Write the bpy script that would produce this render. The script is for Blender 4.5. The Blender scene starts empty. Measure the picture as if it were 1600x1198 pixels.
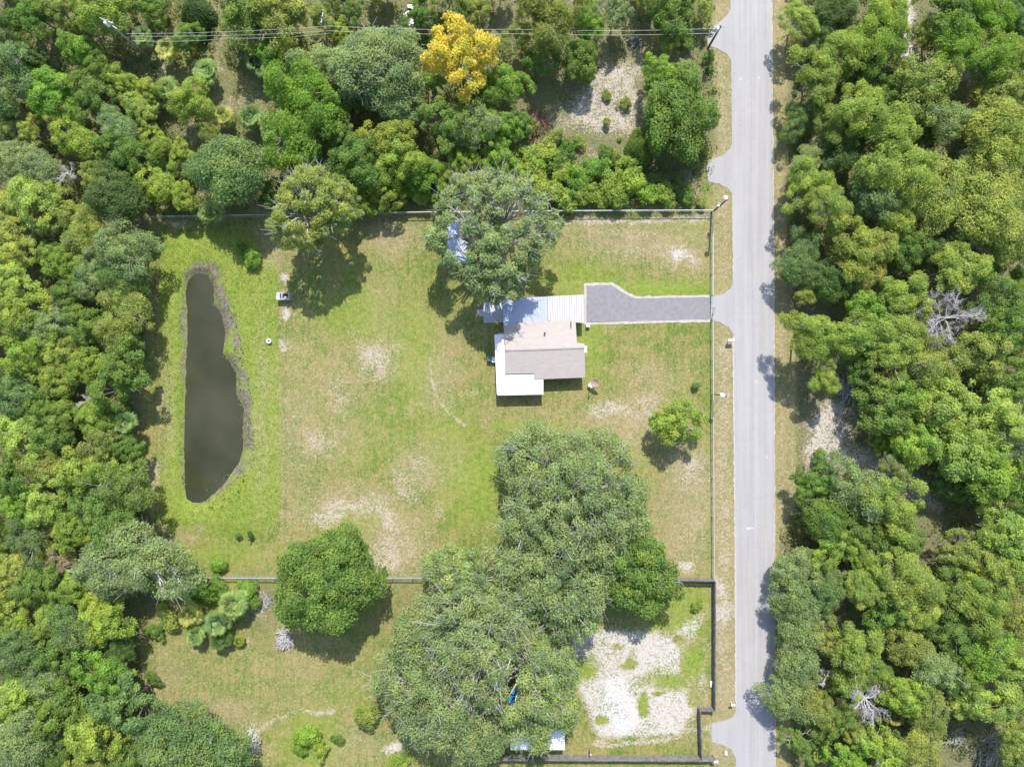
import bpy, math
import numpy as np
from mathutils import Vector, Matrix

# ------------------------------------------------------------------ camera, world, sun, exposure
SC = bpy.context.scene
S = 10.5            # photo pixels per metre on the ground
H = 108.0           # camera height in metres
CX, CY = 800.0, 599.0
R_ = math.radians


def at(px, py, z=0.0):
    """photo pixel -> world point lying z metres above the ground"""
    k = (H - z) / H / S
    return Vector(((px - CX) * k, (CY - py) * k, z))


cam_data = bpy.data.cameras.new('camera')
cam = bpy.data.objects.new('camera', cam_data)
SC.collection.objects.link(cam)
cam.location = (0, 0, H)
cam.rotation_euler = (0, 0, 0)
cam_data.sensor_fit = 'HORIZONTAL'
cam_data.sensor_width = 36
cam_data.lens = 36 * H / (1600 / S)
cam_data.clip_end = 6000
SC.camera = cam

SUN_DIR = Vector((0.075, 1.0, 1.28)).normalized()      # towards the sun
world = bpy.data.worlds.new('World')
SC.world = world
world.use_nodes = True
wn = world.node_tree
sky = wn.nodes.new('ShaderNodeTexSky')
sky.sky_type = 'NISHITA'
sky.sun_disc = False
sky.sun_elevation = math.asin(SUN_DIR.z)
sky.sun_rotation = math.atan2(SUN_DIR.x, SUN_DIR.y)
bg = wn.nodes['Background']
bg.inputs['Strength'].default_value = 0.15
wn.links.new(sky.outputs['Color'], bg.inputs['Color'])
sl = bpy.data.lights.new('sun', 'SUN')
sl.energy = 3.5
sl.angle = R_(0.53)
sl.color = (1.0, 0.965, 0.90)
sun = bpy.data.objects.new('sun', sl)
SC.collection.objects.link(sun)
sun.location = SUN_DIR * 200
sun.rotation_euler = (-SUN_DIR).to_track_quat('-Z', 'Y').to_euler()
SC.view_settings.view_transform = 'Standard'
SC.view_settings.look = 'None'
SC.view_settings.exposure = 0.86
SC.view_settings.gamma = 1.0
SC.cycles.max_bounces = 6
SC.cycles.diffuse_bounces = 4
SC.cycles.transparent_max_bounces = 4

COL = SC.collection
rng = np.random.default_rng(7)


# ------------------------------------------------------------------ helpers
def tag(o, label=None, cat=None, group=None, kind=None):
    if label: o['label'] = label
    if cat: o['category'] = cat
    if group: o['group'] = group
    if kind: o['kind'] = kind
    return o


def empty(name, loc, rz=0.0):
    o = bpy.data.objects.new(name, None)
    COL.objects.link(o)
    o.location = loc
    o.rotation_euler = (0, 0, rz)
    o.empty_display_size = 0.3
    return o


def mesh_np(name, verts, faces_flat, nper, mat, smooth=False, tint=None):
    """fast mesh from arrays; all faces have nper corners"""
    me = bpy.data.meshes.new(name)
    nv = len(verts); nf = len(faces_flat) // nper
    me.vertices.add(nv)
    me.vertices.foreach_set('co', np.asarray(verts, dtype=np.float32).ravel())
    me.loops.add(nf * nper)
    me.loops.foreach_set('vertex_index', np.asarray(faces_flat, dtype=np.int32))
    me.polygons.add(nf)
    me.polygons.foreach_set('loop_start', np.arange(0, nf * nper, nper, dtype=np.int32))
    me.polygons.foreach_set('loop_total', np.full(nf, nper, dtype=np.int32))
    if smooth:
        me.polygons.foreach_set('use_smooth', np.ones(nf, dtype=bool))
    if tint is not None:
        a = me.attributes.new('tint', 'FLOAT', 'FACE')
        a.data.foreach_set('value', np.asarray(tint, dtype=np.float32))
    me.update(calc_edges=True)
    me.materials.append(mat)
    return me


class MB:
    """collects boxes, prisms and tubes; build() links them as one mesh object"""
    def __init__(s):
        s.v = []; s.f = []

    def add(s, vs, fs):
        n = len(s.v)
        s.v += [tuple(v) for v in vs]
        s.f += [tuple(i + n for i in f) for f in fs]
        return s

    def box(s, c, d, rz=0.0, M=None):
        hx, hy, hz = d[0] / 2, d[1] / 2, d[2] / 2
        vs = [Vector((x * hx, y * hy, z * hz)) for z in (-1, 1) for y in (-1, 1) for x in (-1, 1)]
        if M is not None:
            vs = [M @ v + Vector(c) for v in vs]
        else:
            ca, sa = math.cos(rz), math.sin(rz)
            vs = [Vector((v.x * ca - v.y * sa, v.x * sa + v.y * ca, v.z)) + Vector(c) for v in vs]
        return s.add(vs, [(0, 2, 3, 1), (4, 5, 7, 6), (0, 1, 5, 4), (2, 6, 7, 3), (0, 4, 6, 2), (1, 3, 7, 5)])

    def beam(s, a, b, w, h=None):
        """square bar between two points"""
        a = Vector(a); b = Vector(b); d = b - a
        L = d.length
        if L < 1e-6: return s
        q = d.to_track_quat('X', 'Z').to_matrix()
        return s.box((a + b) / 2, (L, w, h or w), M=q)

    def tube(s, pts, rad, n=6, cap=True):
        pts = [Vector(p) for p in pts]
        if not hasattr(rad, '__len__'): rad = [rad] * len(pts)
        vs = []; fs = []
        for i, p in enumerate(pts):
            d = (pts[min(i + 1, len(pts) - 1)] - pts[max(i - 1, 0)]).normalized()
            u = d.orthogonal().normalized() if i == 0 else (u - d * u.dot(d)).normalized()
            w = d.cross(u)
            for k in range(n):
                a = 2 * math.pi * k / n
                vs.append(p + (u * math.cos(a) + w * math.sin(a)) * rad[i])
        for i in range(len(pts) - 1):
            for k in range(n):
                k2 = (k + 1) % n
                fs.append((i * n + k, i * n + k2, (i + 1) * n + k2, (i + 1) * n + k))
        if cap:
            fs.append(tuple(range(n - 1, -1, -1)))
            fs.append(tuple((len(pts) - 1) * n + k for k in range(n)))
        return s.add(vs, fs)

    def prism(s, poly, t):
        """polygon of 3D points (counterclockwise from above), thickened downwards by t"""
        n = len(poly)
        top = [Vector(p) for p in poly]
        a2 = sum(top[i].x * top[(i + 1) % n].y - top[(i + 1) % n].x * top[i].y for i in range(n))
        if a2 < 0: top.reverse()
        bot = [p - Vector((0, 0, t)) for p in top]
        fs = [tuple(range(n)), tuple(range(2 * n - 1, n - 1, -1))]
        for i in range(n):
            j = (i + 1) % n
            fs.append((i, i + n, j + n, j))
        return s.add(top + bot, fs)

    def build(s, name, mat, parent=None, loc=None, smooth=False, bevel=0.0):
        me = bpy.data.meshes.new(name)
        o = bpy.data.objects.new(name, me)
        org = Vector(loc) if loc is not None else Vector((0, 0, 0))
        base = Vector(parent.location) if parent is not None and loc is None else Vector((0, 0, 0))
        if parent is not None and parent.parent is not None and loc is None:
            base = base + Vector(parent.parent.location)
        off = base if loc is None else org
        me.from_pydata([Vector(v) - off for v in s.v], [], s.f)
        me.materials.append(mat)
        if smooth:
            for p in me.polygons: p.use_smooth = True
        me.update()
        COL.objects.link(o)
        if parent is not None:
            o.parent = parent
        elif loc is not None:
            o.location = org
        if bevel:
            m = o.modifiers.new('bevel', 'BEVEL'); m.width = bevel; m.segments = 2; m.limit_method = 'ANGLE'
        return o


# ------------------------------------------------------------------ materials
def new_mat(name):
    m = bpy.data.materials.new(name)
    m.use_nodes = True
    return m, m.node_tree.nodes, m.node_tree.links, m.node_tree.nodes['Principled BSDF']


def noise(N, L, scale, detail=4, rough=0.6, vec=None, dist=0.0):
    n = N.new('ShaderNodeTexNoise')
    n.inputs['Scale'].default_value = scale
    n.inputs['Detail'].default_value = detail
    n.inputs['Roughness'].default_value = rough
    n.inputs['Distortion'].default_value = dist
    if vec is not None: L.new(vec, n.inputs['Vector'])
    return n.outputs['Fac']


def ramp(N, L, fac, stops):
    r = N.new('ShaderNodeValToRGB')
    el = r.color_ramp.elements
    while len(el) > 1: el.remove(el[-1])
    el[0].position = stops[0][0]; el[0].color = tuple(stops[0][1]) + (1,) if len(stops[0][1]) == 3 else stops[0][1]
    for p, c in stops[1:]:
        e = el.new(p); e.color = tuple(c) + (1,) if len(c) == 3 else c
    L.new(fac, r.inputs['Fac'])
    return r.outputs['Color']


def math_(N, L, op, a, b=None, c=None, clamp=False):
    m = N.new('ShaderNodeMath'); m.operation = op; m.use_clamp = clamp
    for i, v in enumerate((a, b, c)):
        if v is None: continue
        if isinstance(v, (int, float)): m.inputs[i].default_value = v
        else: L.new(v, m.inputs[i])
    return m.outputs[0]


def mixc(N, L, fac, a, b, mode='MIX'):
    m = N.new('ShaderNodeMix'); m.data_type = 'RGBA'; m.blend_type = mode
    if isinstance(fac, (int, float)): m.inputs['Factor'].default_value = fac
    else: L.new(fac, m.inputs['Factor'])
    for k, v in (('A', a), ('B', b)):
        s = [i for i in m.inputs if i.name == k and i.type == 'RGBA'][0]
        if isinstance(v, tuple): s.default_value = v if len(v) == 4 else v + (1,)
        else: L.new(v, s)
    return [o for o in m.outputs if o.type == 'RGBA'][0]


def bump(N, L, h, P, strength=0.4, dist=0.05):
    b = N.new('ShaderNodeBump'); b.inputs['Strength'].default_value = strength
    b.inputs['Distance'].default_value = dist
    L.new(h, b.inputs['Height']); L.new(b.outputs['Normal'], P.inputs['Normal'])


def plain(name, col, rough=0.7, metal=0.0, var=0.15, scale=3.0, bmp=0.0, spec=0.4):
    m, N, L, P = new_mat(name)
    tc = N.new('ShaderNodeTexCoord').outputs['Object']
    f = noise(N, L, scale, 5, 0.65, tc)
    lo = tuple(c * (1 - var) for c in col); hi = tuple(min(1, c * (1 + var)) for c in col)
    L.new(ramp(N, L, f, [(0.3, lo), (0.7, hi)]), P.inputs['Base Color'])
    P.inputs['Roughness'].default_value = rough
    P.inputs['Metallic'].default_value = metal
    P.inputs['Specular IOR Level'].default_value = spec
    if bmp: bump(N, L, f, P, bmp, 0.03)
    return m


def leaf_material(name, transl=0.48, gloss=0.25, low=0.55, high=1.4):
    m, N, L, P = new_mat(name)
    oi = N.new('ShaderNodeObjectInfo')
    at_ = N.new('ShaderNodeAttribute'); at_.attribute_name = 'tint'
    geo = N.new('ShaderNodeNewGeometry')
    nz = noise(N, L, 0.5, 3, 0.6, geo.outputs['Position'])
    t = math_(N, L, 'ADD', at_.outputs['Fac'], math_(N, L, 'MULTIPLY', math_(N, L, 'SUBTRACT', nz, 0.5), 0.5))
    mul = ramp(N, L, t, [(0.0, (low * 0.95, low, low * 1.2)), (0.5, (1, 1, 1)), (1.0, (high * 1.12, high * 1.02, high * 0.9))])
    c = mixc(N, L, 1.0, oi.outputs['Color'], mul, 'MULTIPLY')
    nh = noise(N, L, 0.28, 3, 0.6, geo.outputs['Position'])
    c = mixc(N, L, math_(N, L, 'MULTIPLY', math_(N, L, 'SUBTRACT', nh, 0.42), 3.2, clamp=True), c, mixc(N, L, 1.0, c, (1.17, 1.03, 0.90), 'MULTIPLY'))
    c = mixc(N, L, math_(N, L, 'MULTIPLY', math_(N, L, 'SUBTRACT', 0.50, nh), 3.2, clamp=True), c, mixc(N, L, 1.0, c, (0.84, 0.93, 0.92), 'MULTIPLY'))
    L.new(c, P.inputs['Base Color'])
    P.inputs['Roughness'].default_value = 0.55
    P.inputs['Specular IOR Level'].default_value = gloss
    tr = N.new('ShaderNodeBsdfTranslucent')
    c2 = mixc(N, L, 1.0, c, (1.15, 1.25, 0.55), 'MULTIPLY')
    L.new(c2, tr.inputs['Color'])
    mx = N.new('ShaderNodeMixShader'); mx.inputs[0].default_value = transl
    L.new(P.outputs[0], mx.inputs[1]); L.new(tr.outputs[0], mx.inputs[2])
    out = [n for n in N if n.type == 'OUTPUT_MATERIAL'][0]
    L.new(mx.outputs[0], out.inputs['Surface'])
    return m


M_LEAF = leaf_material('leaf')
M_BARK = plain('bark', (0.23, 0.20, 0.17), 0.9, var=0.35, scale=4, bmp=0.5)
M_PALEBARK = plain('pale_bark', (0.42, 0.40, 0.38), 0.9, var=0.3, scale=5, bmp=0.4)
M_DEADWOOD = plain('dead_wood', (0.41, 0.39, 0.385), 0.9, var=0.25, scale=3, bmp=0.4)
M_LIMBS = plain('stacked_limbs', (0.38, 0.36, 0.345), 0.9, var=0.3, scale=4)
M_GREYBRUSH = plain('grey_brushwood', (0.30, 0.28, 0.25), 0.9, var=0.3, scale=3)
M_DEADWOOD2 = plain('dead_red_wood', (0.26, 0.15, 0.10), 0.9, var=0.3, scale=3)
M_FENCEWOOD = plain('weathered_wood', (0.20, 0.185, 0.18), 0.85, var=0.4, scale=1.6, bmp=0.4)
M_GALV = plain('galvanised_steel', (0.42, 0.45, 0.44), 0.5, 0.3, var=0.15)
M_POLE = plain('pole_wood', (0.09, 0.08, 0.09), 0.85, var=0.25)
M_WHITE = plain('white_paint', (0.8, 0.79, 0.78), 0.5, var=0.05)
M_WALL = plain('wall_paint', (0.55, 0.52, 0.46), 0.8, var=0.08)
M_GLASS = plain('dark_glass', (0.03, 0.04, 0.05), 0.1, var=0.1, spec=0.7)
M_CONC = plain('concrete', (0.43, 0.42, 0.43), 0.85, var=0.15, scale=2.5, bmp=0.2)
M_BLACK = plain('dark_metal', (0.03, 0.03, 0.035), 0.6)
M_WIRE = plain('wire_metal', (0.45, 0.46, 0.44), 0.5, 0.2)
M_BLUE = plain('blue_plastic', (0.02, 0.22, 0.55), 0.4, var=0.2)
M_TEAL = plain('teal_plastic', (0.06, 0.16, 0.19), 0.5, var=0.3)
M_RUST = plain('rusty_red', (0.22, 0.08, 0.05), 0.8, var=0.35, scale=5)
M_PINK = plain('faded_pink_paint', (0.50, 0.33, 0.27), 0.6, var=0.15, scale=2)
M_BLOCK = plain('cinder_block', (0.36, 0.34, 0.35), 0.9, var=0.2, scale=4, bmp=0.4)

# ------------------------------------------------------------------ ground masks in photo pixels
def grid_axis(lo, hi, step):
    core = np.arange(lo, hi + step / 2, step)
    far = np.array([4, 12, 40, 120, 400, 1500.0])
    return np.concatenate([(core[0] - far)[::-1], core, core[-1] + far])


gx = grid_axis(-84, 84, 0.25)
gy = grid_axis(-65, 65, 0.25)
GX, GY = np.meshgrid(gx, gy)
PX = GX * S + CX
PY = CY - GY * S


def vnoise(x, y, scale, seed):
    """smooth value noise, vectorised"""
    r = np.random.default_rng(seed)
    T = r.random((256, 256))
    u = x / scale; v = y / scale
    i = np.floor(u).astype(int); j = np.floor(v).astype(int)
    fu = u - i; fv = v - j
    fu = fu * fu * (3 - 2 * fu); fv = fv * fv * (3 - 2 * fv)
    g = lambda a, b: T[a % 256, b % 256]
    return (g(i, j) * (1 - fu) + g(i + 1, j) * fu) * (1 - fv) + (g(i, j + 1) * (1 - fu) + g(i + 1, j + 1) * fu) * fv


def fbm(x, y, scale, seed, n=4):
    t = 0; a = 1; s = 0
    for k in range(n):
        t = t + a * vnoise(x, y, scale / 2 ** k, seed + k); s += a; a *= 0.5
    return t / s


WX = PX + (fbm(PX, PY, 26, 11) - 0.5) * 26
WY = PY + (fbm(PX, PY, 26, 21) - 0.5) * 26


def blob(cx, cy, rx, ry, w=1.0, warp=True):
    x, y = (WX, WY) if warp else (PX, PY)
    d = ((x - cx) / rx) ** 2 + ((y - cy) / ry) ** 2
    return w * np.clip(1.12 * np.exp(-d * 0.55) - .04, 0, 1)


def seg_dist(x, y, pts, closed=False):
    d = np.full(x.shape, 1e9)
    n = len(pts)
    for k in range(n if closed else n - 1):
        ax, ay = pts[k]; bx, by = pts[(k + 1) % n]
        vx, vy = bx - ax, by - ay
        t = np.clip(((x - ax) * vx + (y - ay) * vy) / (vx * vx + vy * vy + 1e-9), 0, 1)
        d = np.minimum(d, np.hypot(x - ax - t * vx, y - ay - t * vy))
    return d


def inside(x, y, pts):
    c = np.zeros(x.shape, bool)
    n = len(pts)
    for k in range(n):
        ax, ay = pts[k]; bx, by = pts[(k + 1) % n]
        if ay == by: continue
        cond = ((ay > y) != (by > y)) & (x < (bx - ax) * (y - ay) / (by - ay) + ax)
        c ^= cond
    return c


def sdist(x, y, pts):
    d = seg_dist(x, y, pts, True)
    return np.where(inside(x, y, pts), -d, d)


def poly(pts, soft=10, w=1.0, warp=True):
    x, y = (WX, WY) if warp else (PX, PY)
    return w * np.clip(0.5 - sdist(x, y, pts) / soft, 0, 1)


def stroke(pts, width, w=1.0, warp=True):
    x, y = (WX, WY) if warp else (PX, PY)
    return w * np.clip(1.1 * np.exp(-(seg_dist(x, y, pts) / width) ** 2 * .6), 0, 1)


POND = [(312, 426), (322, 428), (331, 438), (333, 455), (333, 474), (345, 491), (351, 519), (347, 551), (358, 566),
        (368, 582), (368, 617), (376, 630), (380, 638), (379, 655), (378, 673), (379, 690), (378, 705), (373, 722),
        (365, 733), (351, 754), (333, 772), (320, 783), (309, 787), (298, 786), (289, 780), (286, 762), (286, 744),
        (285, 700), (286, 645), (287, 600), (287.5, 568), (289, 540), (291, 516), (289, 485), (287.5, 453), (291, 438),
        (298, 430)]
MUD = [(298, 412), (318, 406), (338, 412), (348, 430), (353, 455), (366, 478), (376, 510), (380, 545), (388, 585),
       (394, 620), (398, 660), (400, 700), (394, 735), (375, 745), (352, 765), (330, 780), (309, 790), (284, 782),
       (282, 740), (278, 700), (284, 650), (284, 600), (281, 560), (280, 510), (279, 460), (285, 425)]
BANK = [(262, 372), (300, 362), (345, 360), (395, 372), (424, 385), (432, 430), (432, 520), (436, 620), (438, 720),
        (437, 795), (425, 825), (395, 839), (330, 838), (268, 836), (252, 800), (250, 760), (256, 700), (256, 600),
        (250, 520), (250, 440), (254, 400)]
LEFTWOOD = [(-300, -300), (440, -300), (440, 60), (420, 180), (425, 330), (235, 338), (232, 420), (228, 520), (212, 650), (215, 700), (235, 800),
            (275, 860), (285, 905), (240, 960), (215, 1010), (225, 1090), (240, 1130), (370, 1140), (380, 1198), (380, 1500), (-300, 1500)]
TOPWOOD = [(420, -300), (1110, -300), (1110, 60), (1120, 200), (1105, 250), (1100, 325), (420, 332)]
RIGHTWOOD = [(1226, -300), (1900, -300), (1900, 1500), (1236, 1500), (1238, 1160), (1222, 1000), (1222, 850),
             (1245, 780), (1248, 600), (1238, 500), (1232, 300)]

nb = fbm(PX, PY, 120, 5)
nm = fbm(PX, PY, 30, 6)
lush = np.zeros(PX.shape); sand = lush.copy(); dry = lush.copy(); litter = lush.copy(); mud = lush.copy()
# lush growth
for a in [(560, 490, 70, 40, .6), (650, 560, 36, 85, .65), (610, 690, 70, 45, .45), (745, 760, 48, 60, .85), (545, 815, 40, 22, .8),
          (345, 868, 70, 18, .7), (905, 438, 70, 26, .75), (1040, 452, 75, 12, .9), (1080, 360, 30, 20, .5), (925, 540, 22, 60, .7), (820, 662, 50, 9, .8), (700, 690, 60, 60, .5),
          (905, 1045, 24, 18, 1.2), (1085, 1030, 22, 24, 1), (1045, 1065, 48, 24, .85), (1003, 1098, 12, 18, 1), (940, 1124, 14, 8, 1),
          (1075, 940, 46, 22, 1), (1060, 975, 40, 18, .8), (1085, 1090, 18, 30, .6), (985, 1030, 30, 14, .55),
          (490, 1155, 40, 34, .9), (320, 925, 40, 24, .8), (560, 945, 40, 60, .4), (520, 1080, 70, 30, .35),
          (480, 590, 40, 70, .3), (585, 430, 70, 60, .35), (590, 640, 70, 30, .35), (1030, 470, 80, 8, .5), (990, 720, 25, 60, .55), (395, 365, 30, 20, .3),
          (1110, 690, 6, 300, .4), (1100, 1150, 20, 8, .3)]:
    lush = np.maximum(lush, blob(*a))
lush = np.maximum(lush, poly(BANK, 5, 0.95, False))
lush *= 0.75 + 0.5 * nb
# dry straw
for a in [(1000, 372, 115, 26, .8), (1060, 400, 50, 25, .8), (985, 665, 85, 50, .75), (690, 590, 30, 50, .7), (470, 660, 45, 150, .5), (540, 790, 75, 30, .8),
          (620, 850, 50, 55, .8), (1080, 770, 60, 90, .75), (660, 730, 50, 40, .6), (590, 560, 50, 40, .5), (530, 600, 40, 50, .6), (520, 680, 60, 30, .5), (860, 640, 90, 20, .4), (1020, 590, 60, 30, .5),
          (840, 555, 60, 50, .5), (600, 440, 30, 120, .4), (1060, 860, 60, 50, .7), (430, 380, 26, 36, .8), (460, 1060, 200, 60, .35), (265, 1080, 50, 70, .6),
          (330, 1110, 90, 25, .7), (610, 370, 40, 30, .8), (700, 20, 120, 30, .5), (560, 1160, 50, 40, .5), (1080, 1120, 40, 50, .6), (410, 650, 14, 140, .6), (262, 640, 12, 100, .7), (290, 832, 30, 10, .8)]:
    dry = np.maximum(dry, blob(*a))
dry = np.maximum(dry, poly([(1113, -20), (1146, -20), (1150, 1220), (1113, 1220)], 3, .75, False))
dry = np.maximum(dry, poly([(1206, -20), (1232, -20), (1245, 600), (1240, 1220), (1211, 1220)], 6, .72, False))
dry *= 0.85 + 0.75 * nm
# leaf litter and bare forest floor
litter = np.maximum(litter, poly(LEFTWOOD, 16, 1))
litter = np.maximum(litter, poly(TOPWOOD, 14, .8))
litter = np.maximum(litter, poly(RIGHTWOOD, 10, 1))
litter = np.maximum(litter, blob(700, 960, 110, 60, .6))
litter = np.maximum(litter, blob(410, 945, 30, 45, .7))
for a in [(290, 60, 40, 60, .8), (420, 130, 80, 70, .5), (360, 340, 120, 12, .3), (900, 300, 110, 30, .5)]:
    litter = litter * (1 - blob(*a) * 0.7)
# sand
for a in [(588, 560, 38, 34, .76), (530, 622, 24, 34, .6), (655, 722, 22, 22, .65), (500, 690, 40, 26, .66), (640, 745, 46, 34, .6), (640, 775, 28, 18, .7), (685, 800, 18, 14, .6), (745, 610, 12, 8, .7), (750, 835, 22, 14, .5),
          (612, 860, 40, 44, .74), (1062, 400, 26, 18, .95), (1000, 392, 50, 16, .5), (980, 360, 100, 10, .5), (955, 640, 42, 18, .8), (1012, 640, 40, 28, .65), (1015, 590, 34, 20, .5),
          (960, 675, 40, 20, .45), (1080, 735, 30, 34, .7), (1085, 830, 34, 60, .5), (1072, 886, 22, 12, .9), (444, 440, 10, 12, .9), (446, 490, 8, 14, .9), (447, 540, 7, 14, .8),
          (1128, 942, 14, 44, .95), (1095, 945, 14, 18, .8), (610, 1172, 20, 12, 1), (397, 1152, 11, 26, 1.0), (245, 740, 14, 30, .7), (250, 850, 14, 12, .9), (275, 350, 22, 7, .8),
          (642, 25, 18, 25, .55), (790, 25, 30, 20, .4), (330, 110, 24, 10, .7), (395, 150, 26, 20, .6), (420, 240, 10, 16, .6), (250, 115, 10, 12, .8),
          (870, 935, 30, 14, .4), (885, 190, 40, 26, .62), (955, 238, 60, 14, .55), (985, 60, 40, 18, .45), (850, 225, 24, 12, .5), (925, 150, 22, 40, .5), (750, 655, 40, 12, .4), (715, 715, 20, 10, .4), (640, 640, 50, 10, .4), (700, 1175, 60, 14, .5), (410, 940, 14, 20, .8), (385, 1005, 10, 18, .6), (1560, 150, 16, 10, .8), (1450, 870, 30, 20, .35), (990, 300, 60, 14, .35), (1090, 300, 14, 20, .6)]:
    sand = np.maximum(sand, blob(*a))
sand = np.maximum(sand, stroke([(500, 812), (545, 788), (590, 795), (615, 830), (622, 880)], 20, .76))
sand = np.maximum(sand, stroke([(1131, 540), (1131, 905)], 12, .62, False))
sand = np.maximum(sand, stroke([(1128, 110), (1131, 230)], 10, .55, False))
sand = np.maximum(sand, stroke([(1130, 320), (1131, 440)], 9, .42, False))
sand = np.maximum(sand, stroke([(1130, 960), (1131, 1090)], 11, .6, False))
sand = np.maximum(sand, stroke([(1216, 0), (1226, 1198)], 4, .5, False))
sand = np.maximum(sand, stroke([(870, 345), (1105, 342)], 6, .8))
sand = np.maximum(sand, stroke([(380, 1198), (398, 1145), (440, 1116), (520, 1112)], 5, .72))
sand = np.maximum(sand, stroke([(412, 1198), (425, 1160), (450, 1135)], 3, .5))
sand = np.maximum(sand, stroke([(930, 1162), (1020, 1160), (1108, 1140)], 6, .8))
sand = np.maximum(sand, stroke([(672, 560), (674, 592), (682, 618), (697, 642), (727, 666)], 1.7, .85, False))
sand = np.maximum(sand, poly([(930, 85), (1012, 80), (1008, 150), (1010, 215), (960, 228), (895, 212), (865, 170), (900, 140)], 40, .82))
sand = np.maximum(sand, poly([(880, 985), (960, 975), (1050, 985), (1108, 935), (1108, 1090), (1065, 1155), (930, 1158), (890, 1060)], 24, .97, False))
sand = np.maximum(sand, poly([(925, 1050), (985, 1040), (1010, 1095), (1012, 1155), (948, 1155), (925, 1100)], 40, 1.1))
sand = np.maximum(sand, poly([(1252, 655), (1300, 610), (1345, 640), (1330, 690), (1380, 700), (1440, 735), (1480, 790), (1460, 805), (1400, 765), (1340, 742), (1250, 740)], 40, .9))
sand = np.maximum(sand, stroke([(1412, -20), (1412, 60), (1430, 110), (1415, 135)], 13, 1.0))
sand = np.maximum(sand, stroke([(338, -10), (345, 60), (332, 110), (345, 170), (420, 150)], 12, .5))
sand = np.maximum(sand, stroke([(222, 990), (230, 1080), (245, 1120)], 5, .45))
sand = np.maximum(sand, stroke([(440, 735), (441, 830)], 2.2, .6, False))
for a in [(905, 1045, 16, 12, 1.15), (1086, 1022, 12, 22, 1.15), (1003, 1098, 6, 11, 1.15), (940, 1124, 8, 5, 1.15), (1065, 940, 34, 15, .95), (1050, 1062, 30, 9, .85), (985, 1032, 10, 5, .8), (1060, 1000, 8, 5, .8), (1030, 1082, 8, 4, .8), (970, 1010, 7, 3, .7), (1090, 1085, 10, 14, .7), (1095, 980, 6, 10, .7)]:
    sand = sand * (1 - np.clip(blob(*a), 0, 1) * 0.95)
pd = sdist(PX, PY, POND)
md = sdist(PX, PY, MUD)
mud = np.clip(0.5 - (md + 2.5 + (nm - .5) * 14) / 4, 0, 1) * np.clip(3.2 * (fbm(PX, PY, 11, 71) - .22), 0, 1) * np.where(PX < 300, .75, 1)
sand *= (1 - poly(BANK, 4, .8, False))
# height: gentle swells, bank above the pond, basin under the water
Z = (fbm(PX, PY, 160, 31) - 0.5) * 0.12 + (nm - 0.5) * 0.04
inb = np.clip(-sdist(PX, PY, BANK) / 22, 0, 1)
Z = Z + inb * 0.28 * np.clip(pd / 25, 0, 1)
basin = np.clip((8 - pd) / 14, 0, 1)
Z = Z * (1 - basin) + basin * (-0.75)
Z = np.where(pd < -6, -0.75 + np.clip((pd + 6) / 20, -1, 0) * 1.2, Z)
road_l = 1141 + (PY / 1198) * 8.5
flat = np.clip((PX - 1085) / 20, 0, 1) * np.clip((1235 - PX) / 20, 0, 1)
flat = np.maximum(flat, np.clip((PX - 735) / 20, 0, 1) * np.clip((1235 - PX) / 20, 0, 1) * np.clip((PY - 425) / 15, 0, 1) * np.clip((635 - PY) / 15, 0, 1))
Z = Z * (1 - flat)
fade = np.clip((np.abs(GX) - 84) / 20, 0, 1) + np.clip((np.abs(GY) - 65) / 20, 0, 1)
Z = Z * (1 - np.clip(fade, 0, 1))


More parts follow.
